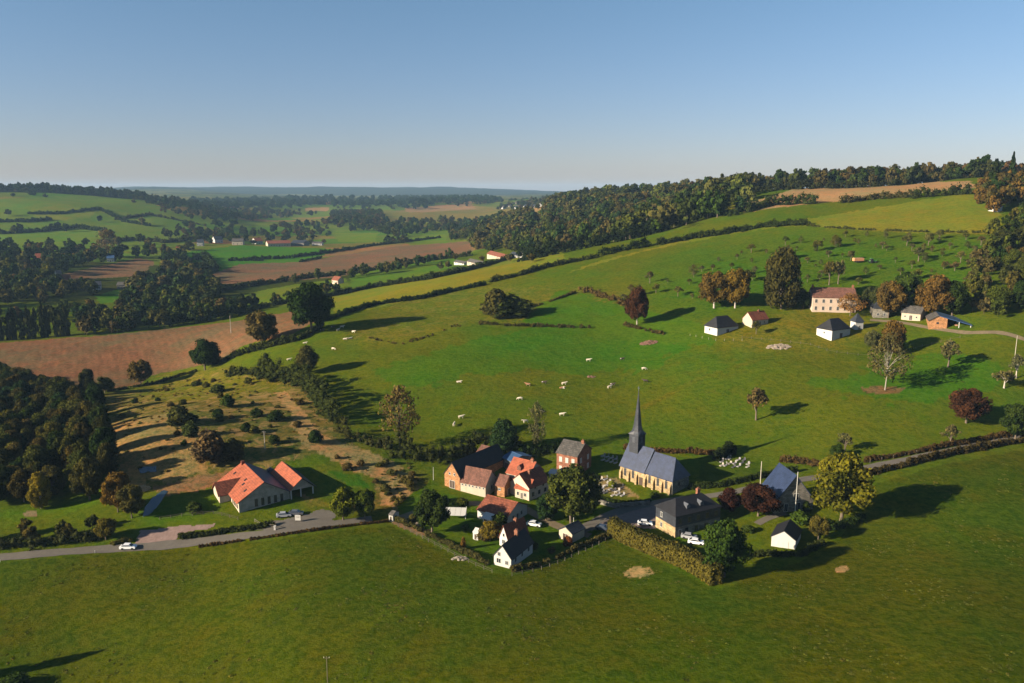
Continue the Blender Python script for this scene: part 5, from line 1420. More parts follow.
# ------------------------------------------------------------ single trees
G_DK = (.030, .050, .016); G_MD = (.050, .080, .020); G_YL = (.16, .15, .02); G_OL = (.085, .085, .024); BRN = (.125, .080, .030); RED = (.075, .032, .022); PUR = (.045, .018, .018)
GRY = (.10, .095, .055); ORG = (.20, .105, .03); TEAL = (.035, .065, .032)
ST = [
    ('sparse', 885, 390, 54, 44, GRY, 'tall thin-leaved tree with bare earth round its foot in the right pasture', dict(bark=simple('grey_bark', (.30, .27, .22), .9, .25, 3, .2))),
    ('apple', 948, 367, 28, 24, GRY, 'leaning grey-leaved tree, right of the tall thin-leaved one, on a bare trunk', {}),
    ('tall', 892, 353, 32, 24, BRN, 'russet-topped tree just below the white-ended barn, in the right pasture', {}),
    ('apple', 756, 420, 34, 26, (.13, .085, .045), 'small red-tinged tree standing alone in the middle of the right pasture', {}),
    ('wide', 966, 423, 35, 38, RED, 'dark red copper-leaved tree in the right pasture', {}),
    ('round', 637, 325, 37, 25, RED, 'dark red round tree on bare white trunks in the upper pasture', dict(bark=m_pale)),
    ('tall', 781, 309, 58, 38, (.06, .055, .022), 'huge dark dense tree left of the pale farmhouse', {}),
    ('round', 735, 308, 40, 32, (.15, .10, .025), 'orange-green tree on a pale trunk left of the huge dark tree', dict(bark=m_pale)),
    ('round', 714, 308, 37, 34, BRN, 'brown-orange tree left of the orange-green one', dict(bark=m_pale)),
    ('round', 803, 309, 20, 16, G_DK, 'small dark green tree at the left corner of the pale farmhouse', {}),
    ('wide', 571, 524, 58, 56, (.075, .085, .026), 'big dark green round tree in the middle of the village below the brick house', {}),
    ('wide', 841, 521, 68, 60, (.155, .14, .02), 'big yellow-green tree right of the pointed slate house', {}),
    ('wide', 724, 577, 58, 48, (.05, .082, .02), 'green round tree at the corner of the tall hedge in front of the village', {}),
    ('round', 758, 516, 32, 40, PUR, 'purple-leaved tree left of the pointed slate house', {}),
    ('round', 730, 512, 24, 26, PUR, 'purple-brown smaller tree behind the purple one, beside the road', {}),
    ('round', 432, 532, 42, 36, G_DK, 'dark green round garden tree left of the white carport', {}),
    ('tall', 504, 452, 32, 28, TEAL, 'dark green tree behind the blue-roofed shed', {}),
    ('sparse', 537, 452, 50, 24, (.12, .11, .07), 'thin almost bare tree in the pasture left of the brick house', {}),
    ('sparse', 400, 447, 60, 46, (.13, .095, .045), 'tall airy brownish tree at the foot of the scrubland hedge', {}),
    ('tall', 41, 508, 36, 20, (.26, .19, .03), 'young yellow tree on the lawn beside the left wood', dict(bark=m_pale)),
    ('round', 205, 370, 32, 30, G_DK, 'round dark tree where the long hedge meets the ploughed field', {}),
    ('round', 141, 385, 26, 24, (.14, .09, .03), 'russet round tree on the lower edge of the ploughed field', {}),
    ('round', 105, 393, 17, 19, (.07, .08, .025), 'small olive round tree on the lower edge of the ploughed field', {}),
    ('wide', 312, 333, 50, 48, G_DK, 'big dark oak at the head of the long hedge beside the ploughed field', {}),
    ('round', 262, 346, 34, 34, (.14, .10, .045), 'brownish tree at the right tip of the ploughed field', {}),
    ('round', 308, 374, 28, 24, (.075, .07, .03), 'olive tree standing up from the upper part of the scrubland hedge', {}),
    ('round', 343, 520, 33, 28, (.12, .14, .02), 'yellow-green apple tree beside the hall, left of two', {}),
    ('round', 365, 519, 32, 24, (.09, .11, .02), 'green apple tree beside the hall, right of two', {}),
    ('apple', 845, 452, 20, 18, GRY, 'small bare tree above the bend of the road', {}),
    ('round', 838, 458, 14, 16, G_DK, 'small dark tree behind the big yellow-green one', {}),
    ('apple', 950, 446, 22, 20, GRY, 'bare little tree on the bank above the right road', {}),
    ('round', 1015, 440, 36, 30, G_DK, 'dark tree at the right edge above the road', {}),
    ('apple', 1004, 388, 20, 24, GRY, 'grey leaning fruit tree near the right edge, under the farm track', dict(bark=m_pale)),
    ('apple', 1016, 378, 24, 20, GRY, 'bare fruit tree at the right edge by the pale pole', dict(bark=m_pale)),
    ('round', 872, 350, 20, 16, GRY, 'small olive tree left of the russet-topped one', {}),
    ('round', 888, 318, 36, 28, BRN, 'russet tree behind the grey stone outbuilding', {}),
    ('round', 905, 312, 40, 30, G_MD, 'green tree behind the low pale-walled shed', {}),
    ('round', 934, 318, 42, 36, (.16, .085, .03), 'orange-brown tree behind the blue-roofed barn', {}),
    ('round', 952, 316, 34, 30, G_DK, 'dark tree behind the right end of the blue-roofed barn', {}),
    ('sparse', 850, 316, 22, 30, (.24, .13, .06), 'low orange-leaved tree in front of the pale farmhouse', {}),
    ('apple', 756, 334, 14, 10, G_OL, 'tiny tree on the bank between the hipped barn and the ruin', {}),
    ('round', 870, 312, 26, 20, (.05, .055, .03), 'dark tree at the right corner of the pale farmhouse', {}),
    ('apple', 838, 284, 26, 16, GRY, 'bare orchard tree above the pale farmhouse, left of two', {}),
    ('apple', 829, 285, 24, 16, (.09, .08, .03), 'olive orchard tree above the pale farmhouse, leftmost', {}),
    ('round', 106, 540, 24, 22, (.12, .10, .025), 'olive-yellow bushy tree beside the road at the stream', {}),
    ('round', 118, 512, 40, 30, (.16, .10, .03), 'orange-green tree at the right edge of the left wood', {}),
    ('round', 132, 518, 34, 28, (.10, .085, .03), 'olive tree beside the stream at the right edge of the left wood', {}),
    ('round', 90, 500, 42, 30, (.07, .065, .025), 'grey-green tree jutting from the left wood above the lawn', {}),
    ('sparse', 60, 300, 1, 1, GRY, None, {}),
    ('sparse', 107, 258, 28, 24, (.13, .10, .06), 'tall brown thin-leaved tree standing out before the left hill fields', {}),
    ('bush', 510, 316, 22, 50, (.05, .06, .02), 'big dark thicket at the end of the hedge in the upper pasture', {}),
    ('bush', 497, 318, 30, 34, (.10, .085, .035), 'brown bush at the left end of the dark thicket in the upper pasture', {}),
    ('bush', 210, 462, 34, 40, (.13, .09, .06), 'large greyish-brown bush above the hall', {}),
    ('bush', 233, 460, 22, 26, (.07, .06, .03), 'dark bush right of the large greyish-brown one', {}),
    ('bush', 180, 425, 20, 30, (.07, .08, .03), 'olive bush in the middle of the sandy scrubland', {}),
    ('bush', 190, 436, 16, 18, (.05, .065, .025), 'darker bush below the olive one in the sandy scrubland', {}),
    ('bush', 218, 392, 8, 18, (.06, .07, .025), 'flat dark bush high in the scrubland', {}),
    ('bush', 228, 407, 14, 16, G_MD, 'green bush near the top of the scrubland', {}),
    ('bush', 218, 418, 10, 14, G_DK, 'small dark green bush in the middle of the scrubland', {}),
    ('bush', 246, 432, 10, 14, G_DK, 'small dark bush just left of the pale pole', {}),
    ('bush', 256, 416, 9, 14, G_DK, 'small dark bush above the pale pole', {}),
    ('bush', 275, 420, 11, 18, G_DK, 'dark bush beside the sandy path', {}),
    ('bush', 315, 443, 14, 18, G_DK, 'round dark bush in the bend of the sandy path', {}),
    ('bush', 274, 443, 9, 14, G_DK, 'small dark bush below the pale pole foot', {}),
    ('bush', 194, 512, 12, 18, (.05, .07, .02), 'round clipped bush on the lawn left of the hall', {}),
    ('round', 818, 540, 26, 20, (.13, .10, .03), 'small olive-orange tree behind the low white garage', {}),
    ('bush', 800, 522, 12, 26, G_MD, 'green garden bush before the pointed slate house', {}),
    ('round', 490, 541, 22, 22, (.17, .12, .03), 'orange-leaved small tree behind the tiny white shed', {}),
    ('bush', 500, 528, 18, 20, G_DK, 'dark green bush in front of the long red roof', {}),
    ('bush', 484, 540, 16, 16, (.15, .10, .05), 'reddish bush beside the tiny white shed', {}),
    ('bush', 463, 549, 14, 6, ORG, 'small orange upright bush on the garden lawn', {}),
    ('tall', 546, 520, 26, 20, TEAL, 'dark evergreen between the low white house and the big round tree', {}),
    ('bush', 440, 508, 8, 40, G_DK, 'low hedge-like bush behind the white carport', {}),
    ('bush', 612, 487, 7, 9, (.18, .18, .03), 'yellow-green shrub among the graves', {}),
    ('bush', 655, 497, 6, 12, G_MD, 'green shrub against the lit church wall', {}),
    ('bush', 780, 540, 9, 10, (.12, .04, .03), 'reddish shrub at the low white garage door', {}),
    ('bush', 568, 545, 10, 12, (.2, .07, .03), 'rusty shrub beside the little garage', {}),
    ('bush', 12, 690, 14, 40, G_DK, 'dark bush in the bottom left corner of the picture', {}),
]
for kd, px, py, hp, wp, col, lb, kw in ST:
    if lb is None: continue
    cat = 'bush' if kd == 'bush' else 'tree'
    tree_px(kd, px, py, hp, wp, col, lb, cat=cat, name=cat, **kw)
gs = np.random.default_rng(21)
for x_, y_ in scatter(gpoly([(112, 402), (200, 380), (285, 384), (300, 400), (300, 425), (320, 448), (300, 458), (240, 450), (190, 462), (150, 455), (125, 430)]), 8.5, g=gs):
    if gs.random() < .3:
        h = gs.uniform(.8, 3.2); plant('bush', x_, y_, h, h * gs.uniform(1.1, 1.9), [G_OL, (.09, .07, .035), G_DK, (.06, .07, .025), (.12, .09, .04)][gs.integers(5)], 'low bush of the rough scrubland left of the sandy path', cat='bush', group='bushes of the rough scrubland', name='bush')
for x_, y_ in scatter(gpoly([(318, 446), (345, 455), (392, 464), (424, 478), (424, 500), (396, 508), (384, 490), (330, 466)]), 6, g=gs):
    if gs.random() < .6:
        h = gs.uniform(.8, 2.8); plant('bush', x_, y_, h, h * gs.uniform(1.1, 1.7), [G_OL, (.09, .07, .035), (.12, .09, .04), (.10, .10, .04)][gs.integers(4)], 'scraggy bush on the sandy ground left of the farmstead', cat='bush', group='bushes on the sandy ground left of the farmstead', name='bush')
for px, py, hp, wp, col, lb in [(465, 530, 7, 10, G_MD, 'low garden shrub on the lawn below the white carport'), (520, 540, 9, 12, G_MD, 'green shrub behind the white cottage, left of the little garage'), (533, 548, 8, 14, (.09, .09, .03), 'olive shrub on the lawn right of the white cottage'),
                                (552, 552, 7, 10, (.10, .07, .03), 'brown shrub by the lower garden fence, under the little garage'), (413, 521, 8, 10, (.09, .08, .03), 'olive shrub beside the heap of garden clutter'), (545, 508, 10, 14, G_DK, 'dark shrub right of the half-timbered house'),
                                (748, 532, 8, 14, G_MD, 'green shrub on the lawn left of the low white garage'), (806, 512, 12, 10, G_DK, 'dark shrub at the right wall of the pointed slate house'), (690, 552, 8, 12, G_MD, 'green shrub in front of the slate-hung house cars'), (462, 505, 8, 18, (.07, .08, .02), 'low green bank shrub under the cream farm building'), (440, 503, 9, 22, G_MD, 'long low shrub behind the white carport')]:
    tree_px('bush', px, py, hp, wp, col, lb, cat='bush', name='bush')
# trees just outside the frame at lower left whose shadows reach in
for x_, y_, h_ in ((-116, 150, 11), (-108, 137, 8)):
    plant('tall', x_, y_, h_, h_ * .3, G_DK, 'tree off the lower left whose shadow falls on the field', group='trees off the lower left')

# ------------------------------------------------------------ hedges
HG = [
    ([(322, 322), (345, 314), (375, 305), (420, 299), (460, 290), (485, 285)], 2.6, 3, G_DK, 'long dark hedge rising right from the big dark oak', 0),
    ([(492, 282), (522, 275), (545, 268), (560, 265), (595, 258)], 3.2, 4, (.05, .06, .02), 'rough hedge on the ridge between the dark oak hedge and the thick one', 0),
    ([(601, 256), (620, 251), (650, 246)], 5.5, 6, (.032, .05, .018), 'thick dark length of hedge on the ridge before the middle woods', 0),
    ([(658, 245), (690, 239), (720, 235), (764, 227), (806, 225)], 4.2, 5, (.036, .05, .018), 'long tall hedge along the lower edge of the light strip', 0),
    ([(806, 226), (860, 230), (920, 232), (981, 233)], 1.4, 2, (.07, .075, .03), 'low broken scrub line between the light strip and the orchard', .45),
    ([(240, 315), (262, 308), (290, 303), (318, 299), (332, 296), (373, 288), (410, 282), (432, 279), (471, 270), (500, 262), (540, 250)], 4, 5, (.035, .048, .018), 'long hedge with small trees below the lowest light green valley strip', 0),
    ([(215, 292), (260, 285), (300, 279), (345, 275), (390, 268), (420, 262), (470, 256)], 5, 6, (.04, .05, .02), 'tree-filled hedge below the pink ploughed strip of the valley', .1),
    ([(230, 261), (290, 258), (340, 251), (372, 246), (400, 243), (440, 238)], 4, 5, G_DK, 'hedge along the upper edge of the pink ploughed strip', .15),
    ([(205, 366), (222, 362), (250, 352), (275, 346), (300, 340), (322, 327)], 3.4, 4, (.04, .05, .018), 'dark hedge along the right lower edge of the ploughed field', 0),
    ([(108, 392), (130, 388), (155, 384), (180, 376), (196, 372)], 1.3, 2, (.05, .055, .02), 'low hedge along the bottom edge of the ploughed field', .2),
    ([(262, 378), (278, 380), (296, 384), (308, 390), (316, 400), (325, 412), (335, 424)], 9.5, 6.5, (.05, .062, .022), 'tall overgrown hedge between the sandy scrubland and the pasture', 0),
    ([(228, 376), (246, 374), (264, 378)], 4, 5, (.05, .058, .022), 'upper end of the overgrown scrubland hedge beside the olive tree', 0),
    ([(338, 432), (352, 440), (372, 446), (392, 450)], 4.5, 5, (.06, .06, .025), 'bushy lower length of the scrubland hedge beside the airy tree', .15),
    ([(396, 456), (415, 460), (430, 462), (450, 460), (475, 452), (500, 450), (520, 452)], 6.5, 6, (.048, .056, .02), 'bushy belt behind the farmstead below the pasture', 0),
    ([(520, 455), (545, 452), (560, 450)], 3.5, 4, G_DK, 'dark bushes left of the brick house', 0),
    ([(398, 480), (412, 486), (404, 498), (396, 506)], 2, 3, (.10, .085, .03), 'straggling bushes along the sandy path end', .3),
    ([(200, 547.5), (230, 543), (262, 538.5), (300, 533), (330, 529), (360, 525), (388, 522)], .7, .8, (.10, .06, .03), 'low rough brown bank along the lower edge of the left road', .1),
    ([(180, 539), (205, 536), (230, 532), (255, 529), (272, 526)], 1.5, 1.6, (.045, .055, .02), 'clipped roadside hedge below the hall lawn', 0),
    ([(-20, 549), (0, 548), (30, 546), (60, 544), (85, 541), (102, 538)], 3.2, 4, (.06, .065, .03), 'row of grey-green bushes between the left lawn and the road', 0),
    ([(110, 545), (122, 543), (132, 541)], 1.0, 1.5, (.12, .11, .04), 'thin rough grass verge at the stream bridge', .3),
    ([(396, 521), (415, 529), (436, 539), (455, 549), (476, 559), (486, 565)], 1.3, 1.4, (.09, .085, .04), 'low ragged hedge along the lower left side of the gardens', .1),
    ([(512, 572), (535, 567), (555, 560), (575, 550), (605, 538)], 1.2, 1.4, (.10, .085, .04), 'low ragged hedge from the white cottage up to the square', .1),
    ([(690, 489), (720, 487), (750, 480), (770, 476), (795, 472)], 1.8, 1.8, (.032, .048, .016), 'clipped dark hedge behind the road right of the church', 0),
    ([(596, 498), (612, 503), (630, 504), (650, 502)], 1.0, 1.0, (.035, .055, .018), 'clipped hedge along the churchyard wall above the square', 0),
    ([(625, 449), (650, 452), (690, 453), (715, 455)], 1.6, 1.6, (.10, .06, .03), 'brownish hedge between the churchyard and the pasture', 0),
    ([(716, 461), (735, 453), (726, 449)], 3, 2.4, (.02, .03, .014), 'dark yew bushes behind the right end of the church', 0),
    ([(782, 462), (806, 464), (830, 468)], 2.2, 2.4, (.10, .065, .035), 'reddish bank hedge behind the pointed slate house', 0),
    ([(865, 462), (900, 456), (950, 446), (985, 440), (1030, 433)], 1.5, 1.8, (.07, .045, .025), 'dark red-brown hedge above the right road', 0),
    ([(850, 478), (875, 474), (910, 465), (950, 455), (1000, 446), (1030, 440)], 2.0, 2.0, (.06, .045, .022), 'low dark hedge below the right road', 0),
    ([(820, 530), (840, 528), (862, 520)], 2.4, 3, G_DK, 'dark bushes under the big yellow-green tree', 0),
    ([(728, 560), (745, 556), (770, 556), (800, 556), (822, 545)], 1.6, 2, (.04, .05, .02), 'shaded hedge round the lower side of the white garage garden', 0),
    ([(480, 324), (515, 326), (550, 327), (590, 328)], 1.5, 2.6, (.075, .07, .03), 'low broken line of scrub under the thicket in the upper pasture', .15),
    ([(585, 291), (600, 296), (618, 302), (628, 308)], 3.0, 7, (.12, .08, .04), 'reddish-brown bramble bank left of the dark red round tree', 0),
    ([(530, 308), (555, 300), (575, 293)], 1.2, 2, (.09, .08, .03), 'low line of scrub between the thicket and the bramble bank', .3),
    ([(625, 326), (645, 330), (662, 334)], 1.6, 3, (.09, .07, .03), 'scrub at the foot of the dark red round tree', .1),
    ([(370, 338), (400, 345), (430, 336), (462, 324)], .8, 5, (.11, .09, .035), 'low brown bracken streak in the upper left pasture', .35),
    ([(745, 212), (770, 206), (800, 204), (815, 204)], 8, 8, (.045, .06, .022), 'row of rounded bushes along the bottom of the wheat stubble, left part', 0),
    ([(842, 203), (880, 199), (915, 197)], 5, 7, (.06, .055, .025), 'brownish bushes along the bottom of the wheat stubble, middle part', 0),
    ([(915, 198), (940, 196), (968, 194)], 7, 8, (.045, .055, .022), 'dark bushes along the bottom of the wheat stubble, right part', 0),
    ([(665, 216), (700, 217), (735, 215)], 6, 8, (.035, .05, .02), 'dark bushes at the head of the light strip by the woods', 0),
    ([(28, 214), (60, 214), (98, 209), (105, 212), (125, 222), (150, 226)], 5, 9, G_DK, 'field hedge curving across the upper left hill', 0),
    ([(0, 234), (40, 232), (75, 228), (105, 232)], 7, 12, G_DK, 'thick hedge with bushes across the middle of the left hill', 0),
    ([(0, 222), (30, 222), (50, 220)], 6, 10, G_DK, 'upper left hedge beside the far lane', 0),
    ([(115, 220), (150, 215), (185, 222), (205, 226)], 5, 8, (.05, .055, .025), 'scrub line across the right half of the left hill', .35),
    ([(100, 244), (130, 240), (165, 243), (195, 240)], 6, 10, (.05, .055, .025), 'broken hedge at the foot of the left hill fields', .2),
    ([(185, 262), (205, 258), (215, 272)], 9, 14, (.025, .038, .016), 'dark conifer belt at the left end of the bright green valley field', 0),
    ([(240, 261), (262, 261)], 3, 6, G_DK, 'dark bushes on the lower edge of the bright green valley field, left', .2),
    ([(300, 262), (322, 258)], 3, 6, G_DK, 'dark bushes on the lower edge of the bright green valley field, right', .2),
]
for pts, h, w, col, lb, gap in HG: hedge(pts, h, w, col, lb, gap=gap, vary=.1 if 'clipped' in lb or 'front of the village' in lb else .3)

box_hedge([(611, 534), (628, 543), (650, 552), (675, 562), (700, 574), (716, 585)], 4.6, 3.0, (.10, .085, .026), 'tall thick clipped brown hedge along the front of the village')
# ------------------------------------------------------------ fences
fence([(392, 524), (412, 533), (434, 545), (455, 556), (475, 566), (492, 573)], 'old post fence along the lower left edge of the gardens', 2.5, 1.1)
fence([(512, 576), (535, 572), (560, 563), (590, 549), (612, 538)], 'old post fence from the white cottage to the square', 2.5, 1.0)
fence([(160, 520), (185, 516), (215, 514), (238, 520)], 'field fence across the lawn left of the hall', 2.5, 1.0)
fence([(255, 522), (262, 527), (276, 528)], 'pale wooden paddock fence in front of the hall', 2, 1.0, m_rail)
fence([(742, 338), (775, 341), (810, 345), (830, 352), (862, 356), (890, 354), (930, 345), (960, 338)], 'thin post fence below the upper farm', 4, 1.1, rails=1)
fence([(690, 336), (716, 341), (742, 341)], 'pale posts in front of the leftmost black-roofed barn', 3, 1.1, m_rail, rails=0)
fence([(870, 463), (910, 455), (950, 446), (1000, 437)], 'posts along the bank above the right road', 4, 1.2, rails=0)
fence([(0, 562), (30, 559), (60, 556), (95, 553)], 'low white posts along the left road', 9, .8, m_frame, rails=0)

# ------------------------------------------------------------ orchard above the farm
ORC = [(658, 279), (640, 296), (633, 283), (650, 283), (667, 284), (610, 286), (623, 300), (687, 270), (700, 262), (712, 271), (680, 258), (694, 300), (705, 283), (720, 262), (730, 268), (741, 256),
       (752, 262), (745, 250), (765, 252), (775, 244), (790, 250), (802, 243), (815, 252), (808, 262), (822, 240), (838, 247), (846, 238), (860, 246), (870, 255), (885, 250), (897, 262), (905, 247),
       (912, 270), (926, 262), (933, 272), (922, 252), (942, 256), (950, 248), (960, 262), (938, 243), (968, 250), (980, 244), (900, 276), (915, 281), (930, 252), (755, 272), (770, 262), (735, 280),
       (748, 282), (795, 268), (785, 259), (850, 262), (888, 240), (910, 238), (940, 238), (966, 240), (865, 238), (830, 258), (672, 272), (690, 285), (676, 296), (655, 292), (630, 292), (646, 268),
       (660, 262), (705, 252), (725, 247), (760, 240), (780, 236), (817, 268), (880, 270), (955, 272), (986, 254), (884, 262), (775, 272), (700, 272)]
ORC += [(rng.uniform(650, 985), rng.uniform(240, 285)) for _ in range(45)]
ORC = [q for q in ORC if not (765 < q[0] < 800 and q[1] > 262) and not (850 < q[0] < 885 and 252 < q[1] < 270) and q[1] > 285 - (q[0] - 640) * .3]
for i, (px, py) in enumerate(ORC):
    p = gp(px + random.uniform(-2, 2), py + random.uniform(-1.5, 1.5)); h = random.uniform(2.8, 6.8)
    c_ = random.choice([G_OL, GRY, (.11, .11, .05), (.07, .085, .03), (.10, .08, .045)]); h = random.choice([h * .7, h, h, h * 1.25])
    plant(random.choice(['apple', 'apple', 'sparse']), p[0], p[1], h, h * random.uniform(.8, 1.2), c_, 'small fruit tree of the scattered orchard above the upper farm', cat='fruit tree', group='fruit trees of the upper orchard', name='fruit_tree', lod=0)

# ------------------------------------------------------------ woods of separate trees
def wood(P, spacing, hr, wr, cols, kinds, label, group, lod=1, name='tree', lim=None):
    pts = scatter(P, spacing)
    if lim is not None and len(pts) > lim:
        pts = pts[np.argsort(pts[:, 1])]; rest = pts[lim:]; pts = pts[:lim]
    else: rest = None
    for x_, y_ in pts:
        h = random.uniform(*hr); QUEUE.append((random.choice(kinds), x_, y_, h, h * random.uniform(*wr), random.choice(cols), label, group, lod, name, 'smaller ' + group + ', seen as one mass'))
    return rest
WC = [G_DK, (.09, .095, .03), (.11, .10, .03), (.045, .055, .02), (.06, .065, .022), (.08, .065, .025), TEAL, (.10, .08, .03)]
wood(gpoly([(-70, 380), (0, 376), (30, 388), (62, 398), (85, 408), (88, 430), (95, 470), (104, 500), (95, 502), (86, 496), (50, 500), (0, 508), (-80, 508), (-120, 440)]), 6.2, (7, 12.5), (.6, .85), WC, ['round', 'round', 'tall', 'wide'],
     'tree of the dark wood at the left edge of the picture', 'trees of the dark left wood', lod=0)
for i, (px, py) in enumerate([(95, 404), (97, 417), (99, 430), (102, 442), (104, 455), (106, 468), (108, 480), (88, 396)]):
    p = gp(px, py); h = random.uniform(10, 14)
    plant(random.choice(['tall', 'round']), p[0], p[1], h, h * .55, random.choice([G_DK, (.045, .05, .02), (.06, .06, .025)]), 'tall tree of the edge row of the dark left wood, beside the sandy ground', group='tall trees at the edge of the dark left wood', lod=0)
wood(gpoly([(-20, 536), (60, 532), (98, 527), (108, 532), (98, 540), (-20, 545)]), 5.5, (4, 6), (.8, 1.1), WC, ['round'], 'small tree between the left lawn and the road', 'small trees along the left road', lod=1)
# right edge gully
wood(gpoly([(985, 250), (1000, 225), (1024, 210), (1080, 210), (1080, 330), (1024, 330), (1000, 326), (990, 300), (1000, 290)]), 10.5, (7, 12), (.7, 1.0), [(.055, .06, .022), G_OL, (.09, .07, .025), (.07, .085, .022), G_DK], ['round', 'wide', 'tall'],
     'tree of the wooded gully at the right edge', 'trees of the right gully', lod=0)
wood(gpoly([(975, 255), (988, 250), (990, 290), (985, 320), (972, 312), (966, 290)]), 6, (5, 8), (.7, 1.0), [(.09, .075, .04), G_OL], ['round', 'apple'],
     'scrubby tree on the bank left of the right gully', 'scrubby trees left of the right gully')
wood(gpoly([(972, 200), (990, 188), (1070, 182), (1070, 205), (1010, 208), (1000, 222)]), 9, (10, 15), (.6, .9), [BRN, (.10, .075, .03), G_DK, (.06, .06, .025)], ['round', 'tall'], 'russet tree at the top right above the gully', 'russet trees at the top right')
for i, px in enumerate([993, 999, 1004, 1010, 1015, 1020, 1027, 1034]):
    p = gp(px, 188); plant('conifer', p[0], p[1] + (i % 3) * 6, random.uniform(20, 26), 7.5, (.02, .032, .018), 'dark spruce of the clump on the skyline at the top right', group='spruces on the top right skyline', lod=1, name='spruce')
# valley trees, near ones apart
VC = [G_DK, G_DK, TEAL, (.04, .05, .02), (.05, .06, .025), (.06, .08, .025), (.09, .08, .03), (.11, .08, .04), (.09, .10, .03), (.12, .11, .04)]
wood(gpoly([(72, 330), (80, 322), (110, 318), (180, 312), (232, 308), (250, 311), (225, 321), (120, 333), (78, 337)]), 9.5, (8, 15), (.7, 1.0), VC, ['round', 'tall', 'wide'],
     'tree of the belt behind the upper edge of the ploughed field', 'trees behind the ploughed field')
for i in range(12):
    p = gp(-4 + i * 6.6 + random.uniform(-1.5, 1.5), 341 - i * .45); plant('poplar', p[0], p[1], random.uniform(17, 24), 5.0, (.042, .05, .02), 'tall poplar of the row at the left edge behind the ploughed field', group='poplars at the left edge', lod=1, name='poplar')
wood(gpoly([(125, 300), (150, 278), (190, 268), (215, 275), (218, 296), (235, 300), (240, 308), (190, 314), (120, 318)]), 12.5, (6, 18), (.65, 1.1), VC, ['round', 'wide', 'tall'],
     'tree of the dense wood in the middle of the left valley', 'trees of the dense valley wood')
wood(gpoly([(-40, 300), (60, 296), (62, 310), (100, 312), (100, 320), (-40, 325)]), 13, (8, 14), (.65, .95), VC, ['round', 'tall'], 'tree beside the small lawns of the left valley', 'trees beside the left valley lawns')
# middle woods behind the ridge: near rows apart, the rest one mass
MC = [(.055, .065, .024), (.065, .078, .022), G_MD, (.095, .08, .03), (.10, .085, .04), TEAL, (.04, .055, .024), (.12, .10, .04), (.09, .11, .035), (.11, .11, .045)]
def reg(px0, px1, d0, d1):
    a0, a1 = (px0 - 512) / FPX, (px1 - 512) / FPX
    n = 6; ds0 = np.full(n, d0) if np.isscalar(d0) else np.interp(np.linspace(0, 1, n), np.linspace(0, 1, len(d0)), d0)
    ds1 = np.full(n, d1) if np.isscalar(d1) else np.interp(np.linspace(0, 1, n), np.linspace(0, 1, len(d1)), d1)
    aa = np.linspace(a0, a1, n)
    return np.concatenate([np.stack([aa * ds0, ds0], 1), np.stack([aa * ds1, ds1], 1)[::-1]])
rest = wood(reg(535, 745, [770, 690, 640, 650], [980, 1000, 960, 900]), 14, (8, 23), (.65, 1.15), MC, ['round', 'wide', 'tall', 'round'],
     'autumn tree of the middle woods behind the ridge', 'trees of the middle woods', lim=130)
KK = ['round', 'wide', 'tall']
def items(pts, hr, wr, cols, kinds=KK):
    o = []
    for x_, y_ in pts:
        h = random.uniform(*hr); o.append((random.choice(kinds), x_, y_, h, h * random.uniform(*wr), random.choice(cols)))
    return o
it = items(rest, (11, 18), (.7, 1), MC) if rest is not None else []
it += items(scatter(reg(480, 720, [1050, 980], [1650, 1300]), 18), (8, 22), (.7, 1.25), MC)
mass(it, 'far_wood', 'mixed autumn woods climbing the slope behind the ridge in the centre')
# skyline wood on the right
far_r = wood(reg(672, 985, [930, 790, 740], [1000, 850, 790]), 13, (10, 22), (.6, 1.0), [(.045, .05, .024), G_DK, (.075, .065, .03), (.09, .07, .035), (.06, .065, .025), (.05, .07, .025)], ['round', 'wide', 'tall'],
     'tree of the skyline wood above the wheat stubble', 'trees of the right skyline wood')
mass(items(scatter(reg(660, 1060, [1010, 860, 800], [1120, 960, 880]), 15), (14, 20), (.7, .95), [(.045, .05, .024), G_DK, (.10, .06, .03)]), 'far_wood', 'back rows of the skyline wood above the wheat stubble')
# left ridge wood and the hill behind
mass(items(scatter(reg(-80, 150, [1960, 2040], [2160, 2240]), 17), (17, 26), (.6, .9), [G_DK, TEAL, (.03, .045, .02)]), 'far_wood', 'dark wood along the crest of the left hill')
mass(items(scatter(reg(120, 240, [2050, 1700], [2500, 2300]), 34), (14, 20), (.7, 1.0), [G_DK, TEAL, (.05, .055, .03)]), 'far_wood', 'dark wood on the right shoulder of the left hill')
FC = [G_DK, TEAL, (.04, .05, .024), (.055, .06, .03), (.09, .07, .04)]
mass(items(scatter(gpoly([(200, 216), (260, 210), (300, 215), (370, 212), (376, 232), (330, 230), (300, 243), (240, 240), (200, 243), (160, 238), (190, 228)]), 36), (10, 17), (.8, 1.1), FC), 'far_wood', 'scattered trees and hedges of the far valley floor left of centre')
mass(items(scatter(gpoly([(340, 214), (375, 212), (420, 222), (500, 220), (520, 228), (560, 238), (520, 250), (470, 240), (400, 240), (350, 232)]), 30), (11, 18), (.75, 1.05), FC + MC[:3]), 'far_wood', 'trees of the far valley floor in the centre')
mass(items(scatter(gpoly([(190, 202), (330, 199), (480, 199), (520, 204), (400, 208), (220, 210)]), 48), (16, 26), (.9, 1.3), [G_DK, TEAL]), 'far_wood', 'long dark line of woods across the far plain')
mass(items(scatter(reg(400, 600, [2300, 1900], [2900, 2500]), 28), (14, 22), (.8, 1.2), FC), 'far_wood', 'bluish woods on the far slope round the distant village')
mass(items(scatter(reg(480, 640, [1500, 1500], [1800, 1700]), 20), (11, 17), (.8, 1.1), FC), 'far_wood', 'woods on the skyline behind the middle woods')
